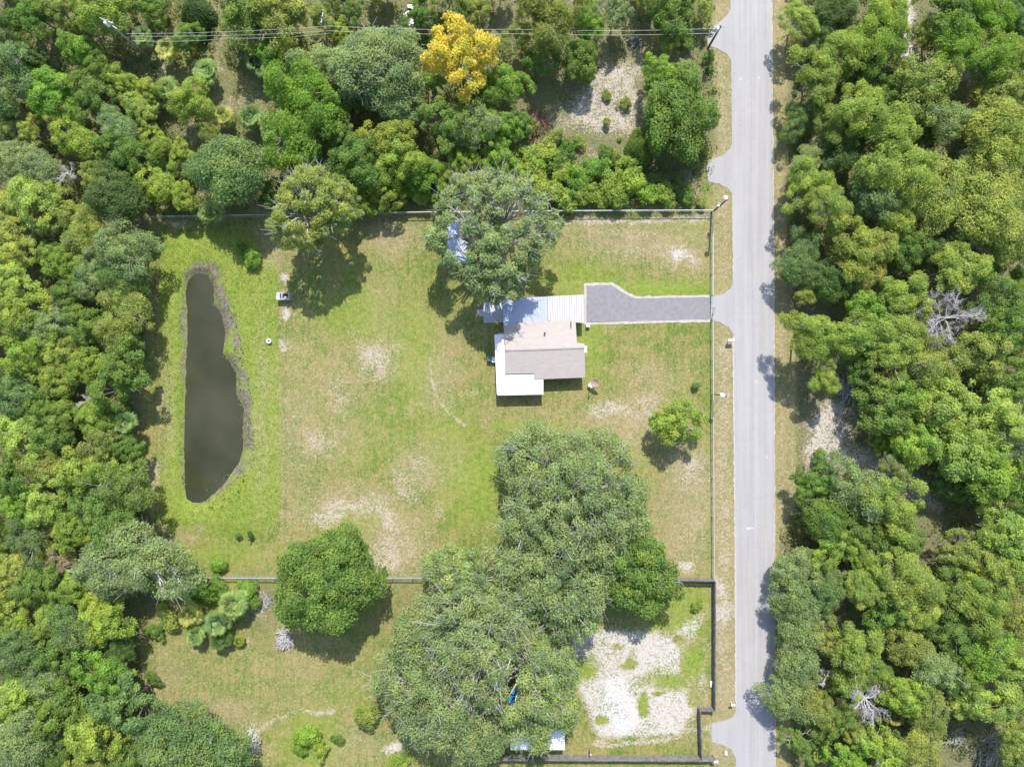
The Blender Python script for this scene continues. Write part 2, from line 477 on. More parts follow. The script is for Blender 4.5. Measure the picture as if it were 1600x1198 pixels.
def ground_material():
    m, N, L, P = new_mat('ground')
    a1 = N.new('ShaderNodeAttribute'); a1.attribute_name = 'mask_a'
    a2 = N.new('ShaderNodeAttribute'); a2.attribute_name = 'mask_b'
    s1 = N.new('ShaderNodeSeparateColor'); L.new(a1.outputs['Color'], s1.inputs[0])
    s2 = N.new('ShaderNodeSeparateColor'); L.new(a2.outputs['Color'], s2.inputs[0])
    sandm, lushm, drym = s1.outputs; littm, mudm = s2.outputs[0], s2.outputs[1]
    geo = N.new('ShaderNodeTexCoord').outputs['Object']
    mp = N.new('ShaderNodeMapping'); mp.inputs['Scale'].default_value = (1.0, 0.35, 1); L.new(geo, mp.inputs['Vector'])
    fine = noise(N, L, 3.4, 6, 0.8, geo)
    fine2 = noise(N, L, 1.5, 6, 0.8, geo)
    streak = noise(N, L, 3.0, 6, 0.8, mp.outputs['Vector'])
    med = noise(N, L, 0.32, 6, 0.72, geo)
    big = noise(N, L, 0.08, 5, 0.65, geo)
    lawn = ramp(N, L, math_(N, L, 'ADD', math_(N, L, 'MULTIPLY', med, .55), math_(N, L, 'MULTIPLY', big, .45)), [(0.44, (0.118, 0.178, 0.028)), (0.5, (0.198, 0.208, 0.050)), (0.565, (0.275, 0.228, 0.088))])
    lawn = mixc(N, L, math_(N, L, 'MULTIPLY', math_(N, L, 'SUBTRACT', fine, .40), 5.0, clamp=True), mixc(N, L, 1.0, lawn, (.58, .68, .55), 'MULTIPLY'), lawn)
    lawn = mixc(N, L, math_(N, L, 'MULTIPLY', math_(N, L, 'SUBTRACT', streak, .5), 5.0, clamp=True), lawn, (0.35, 0.29, 0.145))
    sx = N.new('ShaderNodeSeparateXYZ'); L.new(geo, sx.inputs[0])
    wv = math_(N, L, 'SINE', math_(N, L, 'ADD', math_(N, L, 'MULTIPLY', sx.outputs[0], 5.2), math_(N, L, 'MULTIPLY', big, 9.0)))
    lawn = mixc(N, L, math_(N, L, 'MULTIPLY', math_(N, L, 'ADD', wv, 1.0), math_(N, L, 'MULTIPLY', med, 0.22)), lawn, (0.28, 0.26, 0.085))
    pt = noise(N, L, 0.85, 5, 0.8, geo, .3)
    pt2 = noise(N, L, 1.3, 5, 0.85, mp.outputs['Vector'])
    lawn = mixc(N, L, math_(N, L, 'MULTIPLY', math_(N, L, 'SUBTRACT', pt, .52), 6.0, clamp=True), lawn, (0.315, 0.245, 0.110))
    lawn = mixc(N, L, math_(N, L, 'MULTIPLY', math_(N, L, 'SUBTRACT', pt2, .54), 7.0, clamp=True), lawn, (0.100, 0.155, 0.026))
    # lush
    f = math_(N, L, 'ADD', lushm, math_(N, L, 'MULTIPLY', math_(N, L, 'SUBTRACT', fine2, 0.5), 2.0), clamp=True)
    f = math_(N, L, 'MULTIPLY', f, math_(N, L, 'MULTIPLY', lushm, 2.2, clamp=True))
    lcol = ramp(N, L, fine2, [(0.36, (0.110, 0.185, 0.022)), (0.5, (0.178, 0.250, 0.034)), (0.62, (0.265, 0.285, 0.065))])
    c = mixc(N, L, math_(N, L, 'MULTIPLY', f, 0.82), lawn, lcol)
    # dry
    f = math_(N, L, 'ADD', math_(N, L, 'MULTIPLY', drym, 1.1), math_(N, L, 'MULTIPLY', math_(N, L, 'SUBTRACT', fine, 0.56), 4.0), clamp=True)
    c = mixc(N, L, math_(N, L, 'MULTIPLY', f, 0.72), c, ramp(N, L, fine2, [(.4, (0.27, 0.20, 0.115)), (.6, (0.38, 0.31, 0.20))]))
    # litter
    lit = ramp(N, L, fine, [(0.36, (0.075, 0.070, 0.040)), (0.47, (0.17, 0.145, 0.09)), (0.55, (0.14, 0.16, 0.055)), (0.64, (0.34, 0.285, 0.21))])
    f = math_(N, L, 'ADD', littm, math_(N, L, 'MULTIPLY', math_(N, L, 'SUBTRACT', fine2, 0.5), 2.2), clamp=True)
    f = math_(N, L, 'MULTIPLY', f, math_(N, L, 'MULTIPLY', littm, 1.6, clamp=True))
    c = mixc(N, L, f, c, lit)
    # bare sand: broken up by noise so thin patches read as scattered flecks
    n2 = math_(N, L, 'ADD', math_(N, L, 'MULTIPLY', fine, 0.65), math_(N, L, 'MULTIPLY', fine2, 0.35))
    n3 = math_(N, L, 'ADD', math_(N, L, 'MULTIPLY', math_(N, L, 'SUBTRACT', n2, 0.5), 4.2), math_(N, L, 'MULTIPLY', math_(N, L, 'SUBTRACT', med, 0.5), 1.4))
    f = math_(N, L, 'SUBTRACT', math_(N, L, 'ADD', n3, math_(N, L, 'MULTIPLY', sandm, 0.95)), 0.50)
    f = math_(N, L, 'MULTIPLY', f, 2.4, clamp=True)
    f = math_(N, L, 'MULTIPLY', f, math_(N, L, 'MULTIPLY', sandm, 3.5, clamp=True))
    scol = ramp(N, L, math_(N, L, 'ADD', math_(N, L, 'MULTIPLY', sandm, .7), math_(N, L, 'MULTIPLY', math_(N, L, 'SUBTRACT', n2, .5), 1.6)), [(0.25, (0.33, 0.26, 0.165)), (0.58, (0.40, 0.345, 0.275)), (0.85, (0.52, 0.50, 0.50))])
    c = mixc(N, L, f, c, scol)
    # sparse pale flecks over the whole lawn
    f = math_(N, L, 'MULTIPLY', math_(N, L, 'SUBTRACT', n2, 0.565), 16.0, clamp=True)
    f = math_(N, L, 'MULTIPLY', f, math_(N, L, 'SUBTRACT', 1.0, lushm, clamp=True))
    f = math_(N, L, 'MULTIPLY', f, math_(N, L, 'ADD', math_(N, L, 'MULTIPLY', drym, 1.3), 0.25, clamp=True))
    c = mixc(N, L, f, c, (0.45, 0.40, 0.31))
    # mud and dead water plants round the pond
    mcol = ramp(N, L, fine, [(0.38, (0.085, 0.08, 0.045)), (0.5, (0.17, 0.15, 0.11)), (0.62, (0.25, 0.225, 0.17))])
    c = mixc(N, L, mudm, c, mcol)
    L.new(c, P.inputs['Base Color'])
    P.inputs['Roughness'].default_value = 0.95
    P.inputs['Specular IOR Level'].default_value = 0.15
    hh = math_(N, L, 'ADD', math_(N, L, 'MULTIPLY', fine, 0.6), math_(N, L, 'MULTIPLY', fine2, 0.8))
    bump(N, L, hh, P, 0.6, 0.16)
    return m


ny, nx = PX.shape
vs = np.stack([GX, GY, Z], -1).reshape(-1, 3)
idx = np.arange(ny * nx).reshape(ny, nx)
fc = np.stack([idx[:-1, :-1], idx[:-1, 1:], idx[1:, 1:], idx[1:, :-1]], -1).reshape(-1)
gme = mesh_np('ground', vs, fc, 4, ground_material(), smooth=True)
one = np.ones(PX.size)
for nm_, ch in (('mask_a', (sand, lush, dry)), ('mask_b', (litter, mud, litter * 0))):
    at_ = gme.attributes.new(nm_, 'FLOAT_COLOR', 'POINT')
    at_.data.foreach_set('color', np.stack([c.ravel() for c in ch] + [one], -1).astype(np.float32).ravel())
ground = bpy.data.objects.new('ground', gme); COL.objects.link(ground)
tag(ground, kind='structure')


def ground_z(x, y):
    i = min(max(int(round((x + 84) / 0.25)) + 6, 0), nx - 1)
    j = min(max(int(round((y + 65) / 0.25)) + 6, 0), ny - 1)
    return float(Z[j, i])


# ---- pond water
def water_material():
    m, N, L, P = new_mat('pond_water')
    tc = N.new('ShaderNodeTexCoord').outputs['Object']
    f = noise(N, L, 0.12, 3, 0.5, tc)
    c = ramp(N, L, f, [(0.35, (0.034, 0.037, 0.016)), (0.65, (0.060, 0.059, 0.032))])
    g = noise(N, L, 4.5, 3, 0.6, tc)
    sp = math_(N, L, 'MULTIPLY', math_(N, L, 'SUBTRACT', g, 0.73), 14, clamp=True)
    c = mixc(N, L, sp, c, (0.20, 0.19, 0.15))
    L.new(c, P.inputs['Base Color'])
    P.inputs['Roughness'].default_value = 0.12
    P.inputs['Specular IOR Level'].default_value = 0.35
    bump(N, L, noise(N, L, 3.0, 3, 0.5, tc), P, 0.15, 0.02)
    return m


pc = at(330, 600)
water_poly = []
for k, (x, y) in enumerate(POND):
    x2, y2 = POND[(k + 1) % len(POND)]
    for t in (0, .25, .5, .75):
        X, Y = x + (x2 - x) * t, y + (y2 - y) * t
        jx = 1.6 * math.sin(Y * .9 + X * .3) + 1.0 * math.sin(Y * 2.1)
        water_poly.append(at(X + jx, Y + 1.2 * math.sin(X * .7), 0) + Vector((0, 0, -0.45)))
w = MB().prism(water_poly, 0.05).build('water', water_material(), loc=(pc.x, pc.y, -0.45))
tag(w, kind='structure')

# ---- road, aprons, driveway
def road_material():
    m, N, L, P = new_mat('road')
    tc = N.new('ShaderNodeTexCoord').outputs['Object']
    mp = N.new('ShaderNodeMapping'); mp.inputs['Scale'].default_value = (1.0, 0.03, 1); L.new(tc, mp.inputs['Vector'])
    st = noise(N, L, 1.4, 4, 0.6, mp.outputs['Vector'])
    f = noise(N, L, 12, 5, 0.7, tc)
    b = noise(N, L, 0.25, 6, 0.75, tc)
    c = ramp(N, L, st, [(0.3, (0.285, 0.270, 0.264)), (0.62, (0.360, 0.342, 0.335))])
    c = mixc(N, L, math_(N, L, 'MULTIPLY', f, 0.35), c, (0.30, 0.285, 0.29))
    c = mixc(N, L, math_(N, L, 'MULTIPLY', math_(N, L, 'SUBTRACT', b, 0.45), 1.5, clamp=True), c, (0.40, 0.385, 0.38))
    sx = N.new('ShaderNodeSeparateXYZ'); L.new(tc, sx.inputs[0])
    lane = math_(N, L, 'SINE', math_(N, L, 'ADD', math_(N, L, 'MULTIPLY', sx.outputs[0], 4.1), math_(N, L, 'MULTIPLY', b, 1.2)))
    c = mixc(N, L, math_(N, L, 'MULTIPLY', math_(N, L, 'ADD', lane, 1.0, clamp=True), 0.16), c, (0.29, 0.275, 0.28))
    # oil spots
    o = noise(N, L, 1.1, 2, 0.5, tc)
    c = mixc(N, L, math_(N, L, 'MULTIPLY', math_(N, L, 'SUBTRACT', 0.235, o), 12, clamp=True), c, (0.20, 0.19, 0.2))
    # cracks
    v = N.new('ShaderNodeTexVoronoi'); v.feature = 'DISTANCE_TO_EDGE'; v.inputs['Scale'].default_value = 0.16
    w_ = N.new('ShaderNodeVectorMath'); w_.operation = 'ADD'
    nn = N.new('ShaderNodeTexNoise'); nn.inputs['Scale'].default_value = 1.2; L.new(tc, nn.inputs['Vector'])
    L.new(tc, w_.inputs[0]); L.new(nn.outputs['Color'], w_.inputs[1]); L.new(w_.outputs[0], v.inputs['Vector'])
    cr = math_(N, L, 'LESS_THAN', v.outputs['Distance'], 0.004)
    c = mixc(N, L, math_(N, L, 'MULTIPLY', cr, 0.35), c, (0.24, 0.23, 0.24))
    L.new(c, P.inputs['Base Color'])
    P.inputs['Roughness'].default_value = 0.85
    bump(N, L, f, P, 0.2, 0.01)
    return m


M_ROAD = road_material()
M_DRIVE = plain('driveway_asphalt', (0.215, 0.205, 0.215), 0.85, var=0.14, scale=1.6, bmp=0.15)
M_SEAM = plain('road_seam', (0.30, 0.285, 0.30), 0.9, var=0.2, scale=1.0)
M_EDGE = plain('sandy_edge', (0.40, 0.365, 0.32), 0.95, var=0.2, scale=2.0)


def ragged(pts, amp, step, seed, closed=False):
    r = np.random.default_rng(seed)
    out = []
    n = len(pts)
    for k in range(n if closed else n - 1):
        a = np.array(pts[k], float); b = np.array(pts[(k + 1) % n], float)
        L = np.hypot(*(b - a)); m = max(1, int(L / step))
        for i in range(m):
            out.append(tuple(a + (b - a) * i / m + r.normal(0, amp, 2) * (i > 0 or k > 0)))
    if not closed: out.append(tuple(pts[-1]))
    return out


def sheet(name, pts, z, mat, t=0.06):
    c = at(*pts[0])
    o = MB().prism([at(x, y, 0) + Vector((0, 0, z)) for x, y in pts], t).build(name, mat, loc=(c.x, c.y, z))
    tag(o, kind='structure')
    return o


left = ragged([(1140, -300), (1141, 0), (1144.5, 300), (1145.5, 500), (1148, 820), (1149.5, 1198), (1150, 1500)], 0.35, 7, 1)
right = ragged([(1211, 1500), (1210.5, 1198), (1210, 820), (1208.5, 420), (1205.5, 0), (1203, -300)], 0.5, 6, 2)
sheet('road', left + right, 0.05, M_ROAD, 0.1)
sheet('road_seam', ragged([(1171, -200), (1175.2, 420), (1178.5, 1300)], .12, 12, 4) + ragged([(1179.3, 1300), (1176.0, 420), (1171.8, -200)], .12, 12, 5), 0.054, M_SEAM, 0.003)
for k, (x, y, rx, ry) in enumerate([(1181, 597, 4.5, 4), (1171, 825, 6, 2), (1157, 124, 2.5, 1.5), (1186, 122, 2, 1.2), (1198, 714, 1.5, 1.5), (1196, 451, 2, 1)]):
    pts = [(x + rx * (1 + .2 * math.sin(3 * a + k)) * math.cos(a), y + ry * (1 + .2 * math.cos(2 * a + k)) * math.sin(a)) for a in np.linspace(0, 2 * math.pi, 15)[:-1]]
    sheet('road_patch', pts, 0.055, M_CONC if k != 0 else M_EDGE, 0.004)
APRONS = [
    [(1144, 12), (1136, 24), (1122, 37), (1107, 45), (1105, 60), (1106, 72), (1120, 76), (1134, 84), (1144, 97)],
    [(1146, 215), (1141, 232), (1128, 244), (1106, 251), (1104, 268), (1107, 284), (1124, 288), (1136, 294), (1147, 306)],
    [(1148, 436), (1142, 450), (1131, 459), (1110, 463.5), (1110, 482), (1111, 501), (1124, 503), (1138, 511), (1149, 526)],
    [(1151, 1108), (1146, 1119), (1131, 1126), (1112, 1129), (1111, 1145), (1112, 1159), (1130, 1163), (1142, 1170), (1151, 1186)]]
for k, a in enumerate(APRONS):
    sheet('driveway_apron', ragged(a, .35, 5, 30 + k, True), 0.046, M_ROAD, 0.1)
    # a thin sandy lip along the apron's curve
drive = [(915.5, 446), (954, 444.5), (963, 449), (980, 460), (993, 466), (1040, 465), (1109.5, 464), (1109.5, 499.5), (1040, 501), (915.5, 503)]
sheet('driveway', ragged(drive, .25, 8, 40, True), 0.045, M_DRIVE, 0.1)
# pale sandy line round the driveway and the road edge
out_ = [(912.5, 442.5), (955, 441), (966, 446), (982, 457.5), (994, 463), (1040, 462), (1109.5, 461)]
in_ = [(1109.5, 464.5), (1040, 465.5), (993, 466.5), (979, 460.5), (954, 445.2), (916.5, 446.6), (916.5, 504), (1040, 500.7), (1109.5, 499), (1109.5, 503.5), (1040, 504.5), (990, 506), (912.5, 507.5)]
sheet('driveway_edging', ragged(out_, .5, 5, 41) + ragged(in_, .35, 6, 42), 0.052, M_EDGE, 0.1)
sheet('road_edge', ragged([(1144.3, 527), (1147.2, 820), (1148.6, 1104)], .45, 5, 43) + ragged([(1151, 1104), (1149, 820), (1146.6, 527)], .1, 9, 44), 0.0525, M_EDGE, 0.1)
sheet('road_edge', ragged([(1144, 305), (1145, 437)], .4, 5, 45) + ragged([(1146.3, 437), (1145.3, 305)], .1, 9, 46), 0.0525, M_EDGE, 0.1)
sheet('road_edge', ragged([(1210.5, 1198), (1210, 820), (1208.5, 420), (1205.2, 0)], .1, 8, 47) + ragged([(1206.6, 0), (1209.8, 420), (1211.2, 820), (1211.9, 1198)], .45, 5, 48), 0.0525, M_EDGE, 0.1)
sheet('patio_slab', [(754.2, 471.5), (792, 470), (792, 503.5), (755.9, 504.8)], 0.10, M_CONC, 0.15)
sheet('patio_step', [(745, 483.7), (755, 483.2), (755.6, 494), (749, 494), (745.5, 491)], 0.06, M_CONC, 0.1)

# ------------------------------------------------------------------ house
def shingle_material():
    m, N, L, P = new_mat('shingle')
    tc = N.new('ShaderNodeTexCoord').outputs['Object']
    br = N.new('ShaderNodeTexBrick')
    br.inputs['Scale'].default_value = 1.0
    br.inputs['Brick Width'].default_value = 0.55
    br.inputs['Row Height'].default_value = 0.26
    br.inputs['Mortar Size'].default_value = 0.006
    br.inputs['Color1'].default_value = (0.365, 0.318, 0.285, 1)
    br.inputs['Color2'].default_value = (0.445, 0.392, 0.355, 1)
    br.inputs['Mortar'].default_value = (0.28, 0.24, 0.22, 1)
    L.new(tc, br.inputs['Vector'])
    c = mixc(N, L, noise(N, L, 1.8, 5, .75, tc), br.outputs['Color'], (0.455, 0.402, 0.365))
    c = mixc(N, L, math_(N, L, 'MULTIPLY', noise(N, L, 3.4, 4, .8, tc), .45), c, (0.27, 0.23, 0.21))
    L.new(c, P.inputs['Base Color']); P.inputs['Roughness'].default_value = 0.9
    bump(N, L, br.outputs['Fac'], P, 0.3, 0.01)
    return m


M_SHINGLE = shingle_material()
M_PATIO = plain('white_roof_panel', (0.78, 0.765, 0.80), 0.45, var=0.03, scale=1)
M_BLUEROOF = plain('pale_blue_metal', (0.40, 0.43, 0.53), 0.4, 0.25, var=0.08, scale=.7)
M_GREYRIB = plain('grey_rib', (0.50, 0.49, 0.54), 0.5, 0.1, var=0.06)
M_WHITEMETAL = plain('white_metal', (0.52, 0.50, 0.54), 0.45, var=0.05, scale=.8)
hc = at(845, 550)
house = empty('house', (hc.x, hc.y, 0))
tag(house, 'tan shingle gable house with a white L-shaped patio roof, between driveway and big oak', 'house')


def ridge_y(x): return 547.7 - (x - 790) * 0.036
def rz_(x, y): return 3.35 - abs(y - ridge_y(x)) * 0.0205
def rp(x, y): return at(x, y, rz_(x, y))


rb = MB()
Rl, Rr = (789.6, ridge_y(789.6)), (913.4, ridge_y(913.4))
rb.prism([rp(786.4, 506.8), rp(899, 498), rp(901.6, 536.3), rp(912.8, 536.3), rp(*Rr), rp(*Rl)], 0.12)
rb.prism([rp(*Rl), rp(*Rr), rp(914.5, 589.7), rp(834.6, 592.8), rp(834, 583), rp(789, 584)], 0.12)
roof = rb.build('roof', M_SHINGLE, house)
MB().beam(rp(*Rl) + Vector((0, 0, .03)), rp(*Rr) + Vector((0, 0, .03)), 0.22, 0.05).build('ridge_cap', plain('ridge_shingle', (0.33, 0.28, 0.26), .9), roof)
v0 = rp(851, 521)
MB().tube([v0 - Vector((0, 0, .1)), v0 + Vector((0, 0, .45))], .09, 10).tube([v0 + Vector((0, 0, .45)), v0 + Vector((0, 0, .5))], .15, 10).build('vent_pipe', M_BLACK, roof)
v0 = rp(892, 508)
MB().box(v0 + Vector((0, 0, .08)), (.12, 1.1, .1)).build('antenna_bracket', M_BLACK, roof)
# walls under the roof (inset), gables closed
wl = MB()
wb = [at(792, 511), at(894, 503), at(896, 538), at(907, 538), at(908, 583), at(838, 586), at(837, 578), at(793, 579)]
for k in range(len(wb)):
    a = wb[k]; b = wb[(k + 1) % len(wb)]
    wl.beam(a + Vector((0, 0, 1.13)), b + Vector((0, 0, 1.13)), 0.15, 2.26)
gl, gr = at(793, 545), at(907, 541.5)
for a, b, c in ((wb[0], wb[7], gl), (wb[3], wb[4], gr)):
    n = Vector((.07, 0, 0))
    tri = [a + Vector((0, 0, 2.24)), b + Vector((0, 0, 2.24)), Vector((c.x, c.y, 3.12))]
    wl.add([p - n for p in tri] + [p + n for p in tri], [(0, 1, 2), (5, 4, 3), (0, 3, 4, 1), (1, 4, 5, 2), (2, 5, 3, 0)])
wl.build('wall', M_WALL, house)
for (x, y, ww, axis) in ((908.2, 556, 1.2, 'y'), (908.4, 573, 1.2, 'y'), (860, 585.9, 1.5, 'x'), (885, 584.8, 1.2, 'x')):
    p = at(x, y)
    d = (0.2, ww, 1.1) if axis == 'y' else (ww, 0.2, 1.1)
    fr = MB().box(p + Vector((0, 0, 1.4)), d).build('window', M_WHITE, house)
    d2 = (0.23, ww - .16, .94) if axis == 'y' else (ww - .16, 0.23, .94)
    MB().box(p + Vector((0, 0, 1.4)), d2).build('pane', M_GLASS, fr)
p = at(908.0, 545)
dr = MB().box(p + Vector((0, 0, 1.0)), (.2, .95, 2.0)).build('door', M_WHITE, house)
p = at(915.2, 545.5, 2.9)
MB().box((p.x, p.y, 1.5), (.35, 1.0, 3.0)).build('chimney', M_WHITE, house)
# patio roof
pr = MB().prism([at(773.4, 522.6, 2.3), at(795, 521.8, 2.42), at(795, 578, 2.42), at(842, 576, 2.42), at(842, 588, 2.35), at(849, 587.6, 2.3), at(848.9, 615, 2.2),
                 at(777.6, 616.5, 2.2), at(776, 582, 2.25)], 0.08)
pat = pr.build('patio_roof', M_PATIO, house)
gt = MB()
gt.beam(at(777.6, 617, 2.17), at(849, 615.5, 2.17), .1, .1)
gt.beam(at(773.0, 522.6, 2.27), at(777.0, 616.5, 2.17), .1, .1)
gt.build('gutter', M_WHITE, pat)
for (x, y) in ((776.5, 525), (778, 553), (778.5, 581), (780, 612), (803, 611.5), (826, 611), (846, 610.5), (846.5, 592)):
    p = at(x, y)
    MB().box((p.x, p.y, 1.08), (.1, .1, 2.16)).build('patio_post', M_WHITE, house)
sheet('patio_floor', [(778, 520), (800, 520), (800, 575), (845, 574), (846, 611), (780, 613)], 0.07, M_CONC, .12)


def ribbed_roof(name, corners, z, mat, ribmat, nrib, label, cat, posts):
    c = at(*corners[0])
    root = empty(name, (c.x, c.y, 0))
    tag(root, label, cat)
    P_ = [at(x, y, z) for x, y in corners]      # tl, tr, br, bl
    r_ = MB().prism(P_, .05).build('roof', mat, root)
    rib = MB()
    for k in range(nrib + 1):
        t = k / nrib
        a = P_[0].lerp(P_[1], t); b = P_[3].lerp(P_[2], t)
        rib.beam(a + Vector((0, 0, .022)), b + Vector((0, 0, .022)), .085, .045)
    rb_ = rib.build('rib', ribmat, r_)
    rb_['kind'] = 'stuff'
    for x, y in posts:
        p = at(x, y)
        MB().box((p.x, p.y, z / 2 - .03), (.09, .09, z - .06)).build('post', M_WHITE, root)
    return root


ribbed_roof('patio_cover', [(784.7, 466.4), (854.6, 463.4), (855.6, 503), (787.5, 507.5)], 2.28, M_BLUEROOF, plain('blue_rib', (.36, .39, .48), .4, .25), 14,
            'pale blue ribbed metal awning between the concrete slab and the white carport', 'awning', ((788, 470), (820, 468), (850, 467), (788, 500)))
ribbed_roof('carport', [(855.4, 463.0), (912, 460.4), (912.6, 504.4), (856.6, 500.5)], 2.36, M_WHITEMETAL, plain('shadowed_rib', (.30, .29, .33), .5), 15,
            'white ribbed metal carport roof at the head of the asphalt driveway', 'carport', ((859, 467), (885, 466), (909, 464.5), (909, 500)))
sheet('carport_floor', [(793, 468), (912, 464), (912, 505), (793, 508)], 0.055, M_CONC, .1)

# ------------------------------------------------------------------ chain link fences
def chain_fence(name, pts, h, label, group=None, gates=(), post_step=3.0):
    P_ = [at(x, y) for x, y in pts]
    c = P_[0]
    root = empty(name, (c.x, c.y, 0)); tag(root, label, 'fence', group)
    rail = MB(); net = MB()
    for a, b in zip(P_[:-1], P_[1:]):
        L = (b - a).length; d = (b - a) / L
        rail.beam(a + Vector((0, 0, h)), b + Vector((0, 0, h)), .10, .07)
        n = max(1, round(L / post_step))
        for k in range(n + 1):
            if k == n and b is not P_[-1]: continue
            p = a + d * (L * k / n)
            MB().tube([p + Vector((0, 0, -.1)), p + Vector((0, 0, h + .08))], .05, 6).build('post', M_GALV, root)
        s = 0.16
        m = int(L / s)
        nrm = Vector((-d.y, d.x, 0)) * .012
        for k in range(-int(h / s), m):
            for sg in (1, -1):
                t0, t1 = k * s, k * s + h
                z0, z1 = (0.03, h - .02) if sg > 0 else (h - .02, 0.03)
                # clip to the panel
                if t0 < 0: z0 = z0 + (z1 - z0) * (-t0 / h); t0 = 0
                if t1 > L: z1 = z0 + (z1 - z0) * ((L - t0) / (t1 - t0)); t1 = L
                if t1 - t0 < .05: continue
                A = a + d * t0 + nrm * sg + Vector((0, 0, z0)); B = a + d * t1 + nrm * sg + Vector((0, 0, z1))
                w = .007
                q = Vector((-d.x * (z1 - z0), -d.y * (z1 - z0), (t1 - t0))).normalized() * w
                net.add([A - q, B - q, B + q, A + q], [(0, 1, 2, 3)])
        for zz in (.05, h * .5):
            net.beam(a + Vector((0, 0, zz)), b + Vector((0, 0, zz)), .016)
    rail.build('top_rail', M_GALV, root)
    net.build('wire_mesh', M_WIRE, root)
    return root


chain_fence('chain_link_fence', [(243, 341.5), (430, 338.5), (660, 334.5), (860, 332.5), (1110.5, 331.5)], 1.3,
            'grey chain link fence across the top of the lawn, shaded by trees')
chain_fence('chain_link_fence', [(1110.5, 331.8), (1110.2, 463)], 1.3, 'grey chain link fence along the verge, above the driveway')
chain_fence('chain_link_fence', [(1110.3, 503), (1112.3, 899)], 1.3, 'long grey chain link fence along the verge, below the driveway')
chain_fence('chain_link_fence', [(285, 898.5), (430, 899.5), (645, 899.5), (700, 900)], 1.3, 'grey chain link fence behind the round dark green tree at the lawn\'s lower edge')
# driveway gate
ga, gb = at(1110.3, 463.5), at(1110.3, 482.5)
gate = empty('driveway_gate', (ga.x, ga.y, 0)); tag(gate, 'two-leaf steel gate across the driveway, its lower leaf swung open', 'gate')
def gate_leaf(a, b, hh=1.25, name='gate_leaf'):
    g = MB()
    for zz in (.12, hh * .55, hh): g.tube([a + Vector((0, 0, zz)), b + Vector((0, 0, zz))], .035, 6)
    for t in (0, .5, 1): g.tube([a.lerp(b, t) + Vector((0, 0, .1)), a.lerp(b, t) + Vector((0, 0, hh))], .035, 6)
    return g.build(name, M_GALV, gate)
gate_leaf(ga, gb)
gate_leaf(at(1111, 499), at(1114.5, 481.5))
for p in (at(1110.3, 462.8), at(1110.8, 501)):
    MB().tube([p, p + Vector((0, 0, 1.5))], .06, 8).build('gate_post', M_GALV, gate)

# ------------------------------------------------------------------ board fences
def board_fence(name, a, b, h, label, board=.16, gap=.02):
    A, B = at(*a), at(*b)
    root = empty(name, (A.x, A.y, 0)); tag(root, label, 'fence')
    L = (B - A).length; d = (B - A) / L; n = Vector((-d.y, d.x, 0))
    bd = MB(); r = np.random.default_rng(int(a[0] + a[1] * 3))
    k = 0; t = 0
    while t < L - board * .5:
        hh = h + r.normal(0, .03)
        c = A + d * (t + board / 2) + n * r.normal(0, .008)
        bd.box((c.x, c.y, hh / 2 + .02), (board, .025, hh), rz=math.atan2(d.y, d.x) + r.normal(0, .02))
        t += board + gap
    o = bd.build('board', M_FENCEWOOD, root); o['kind'] = 'stuff'
    rl = MB()
    for zz in (.35, h * .55, h - .15):
        rl.beam(A + n * .06 + Vector((0, 0, zz)), B + n * .06 + Vector((0, 0, zz)), .05, .09)
        rl.beam(A - n * .06 + Vector((0, 0, zz)), B - n * .06 + Vector((0, 0, zz)), .05, .09)
    rl.build('rail', M_FENCEWOOD, root)
    m = max(1, round(L / 2.4))
    for k in range(m + 1):
        p = A + d * L * k / m
        MB().box((p.x, p.y, h / 2 + .04), (.1, .1, h + .08), rz=math.atan2(d.y, d.x)).build('post', M_FENCEWOOD, root)
    return root


board_fence('board_fence', (1040, 901.5), (1112.6, 903), 1.75, 'weathered grey board fence at the chain link fence\'s lower end, beside the oak')
board_fence('board_fence', (1113, 903.6), (1113.2, 1103), 1.75, 'weathered grey board fence running along the verge beside the sandy lot')
board_fence('board_fence', (1090.2, 1103.3), (1112.4, 1103.8), 1.5, 'short weathered board gate panel closing the inset corner of the sandy lot')
board_fence('board_fence', (1090, 1104), (1092.5, 1177), 1.75, 'weathered board fence beside the lowest road apron, running down from the inset corner')
board_fence('board_fence', (770, 1178), (1113, 1179.5), 1.75, 'long weathered board fence along the bottom of the sandy lot')
p = at(1113.5, 1179)
cp = empty('fence_post', (p.x, p.y, 0)); tag(cp, 'square post with a white flat cap ending the bottom board fence', 'post')
MB().box((p.x, p.y, .95), (.16, .16, 1.9)).build('shaft', M_FENCEWOOD, cp)
MB().box((p.x, p.y, 1.93), (.55, .28, .07)).build('cap', M_WHITE, cp)
a, b = at(1115, 1181), at(1125, 1215)
lb = empty('leaning_brace', (a.x, a.y, 0)); tag(lb, 'brown timber rail sloping away from the white-capped post', 'timber rail')
MB().beam(a + Vector((0, 0, 1.5)), b + Vector((0, 0, .1)), .09, .14).build('rail', M_BARK, lb)
MB().beam(b + Vector((0, 0, 0)), b + Vector((0, 0, .5)), .1, .1).build('stake', M_BARK, lb)
p = at(921, 1168)
sp_ = empty('timber_post', (p.x, p.y, 0)); tag(sp_, 'lone dark timber post with a pale top in the sandy lot, by the oak', 'post')
MB().box((p.x, p.y, .95), (.17, .17, 1.9)).build('shaft', M_BARK, sp_)
MB().box((p.x, p.y, 1.93), (.24, .24, .08)).build('cap', M_CONC, sp_)

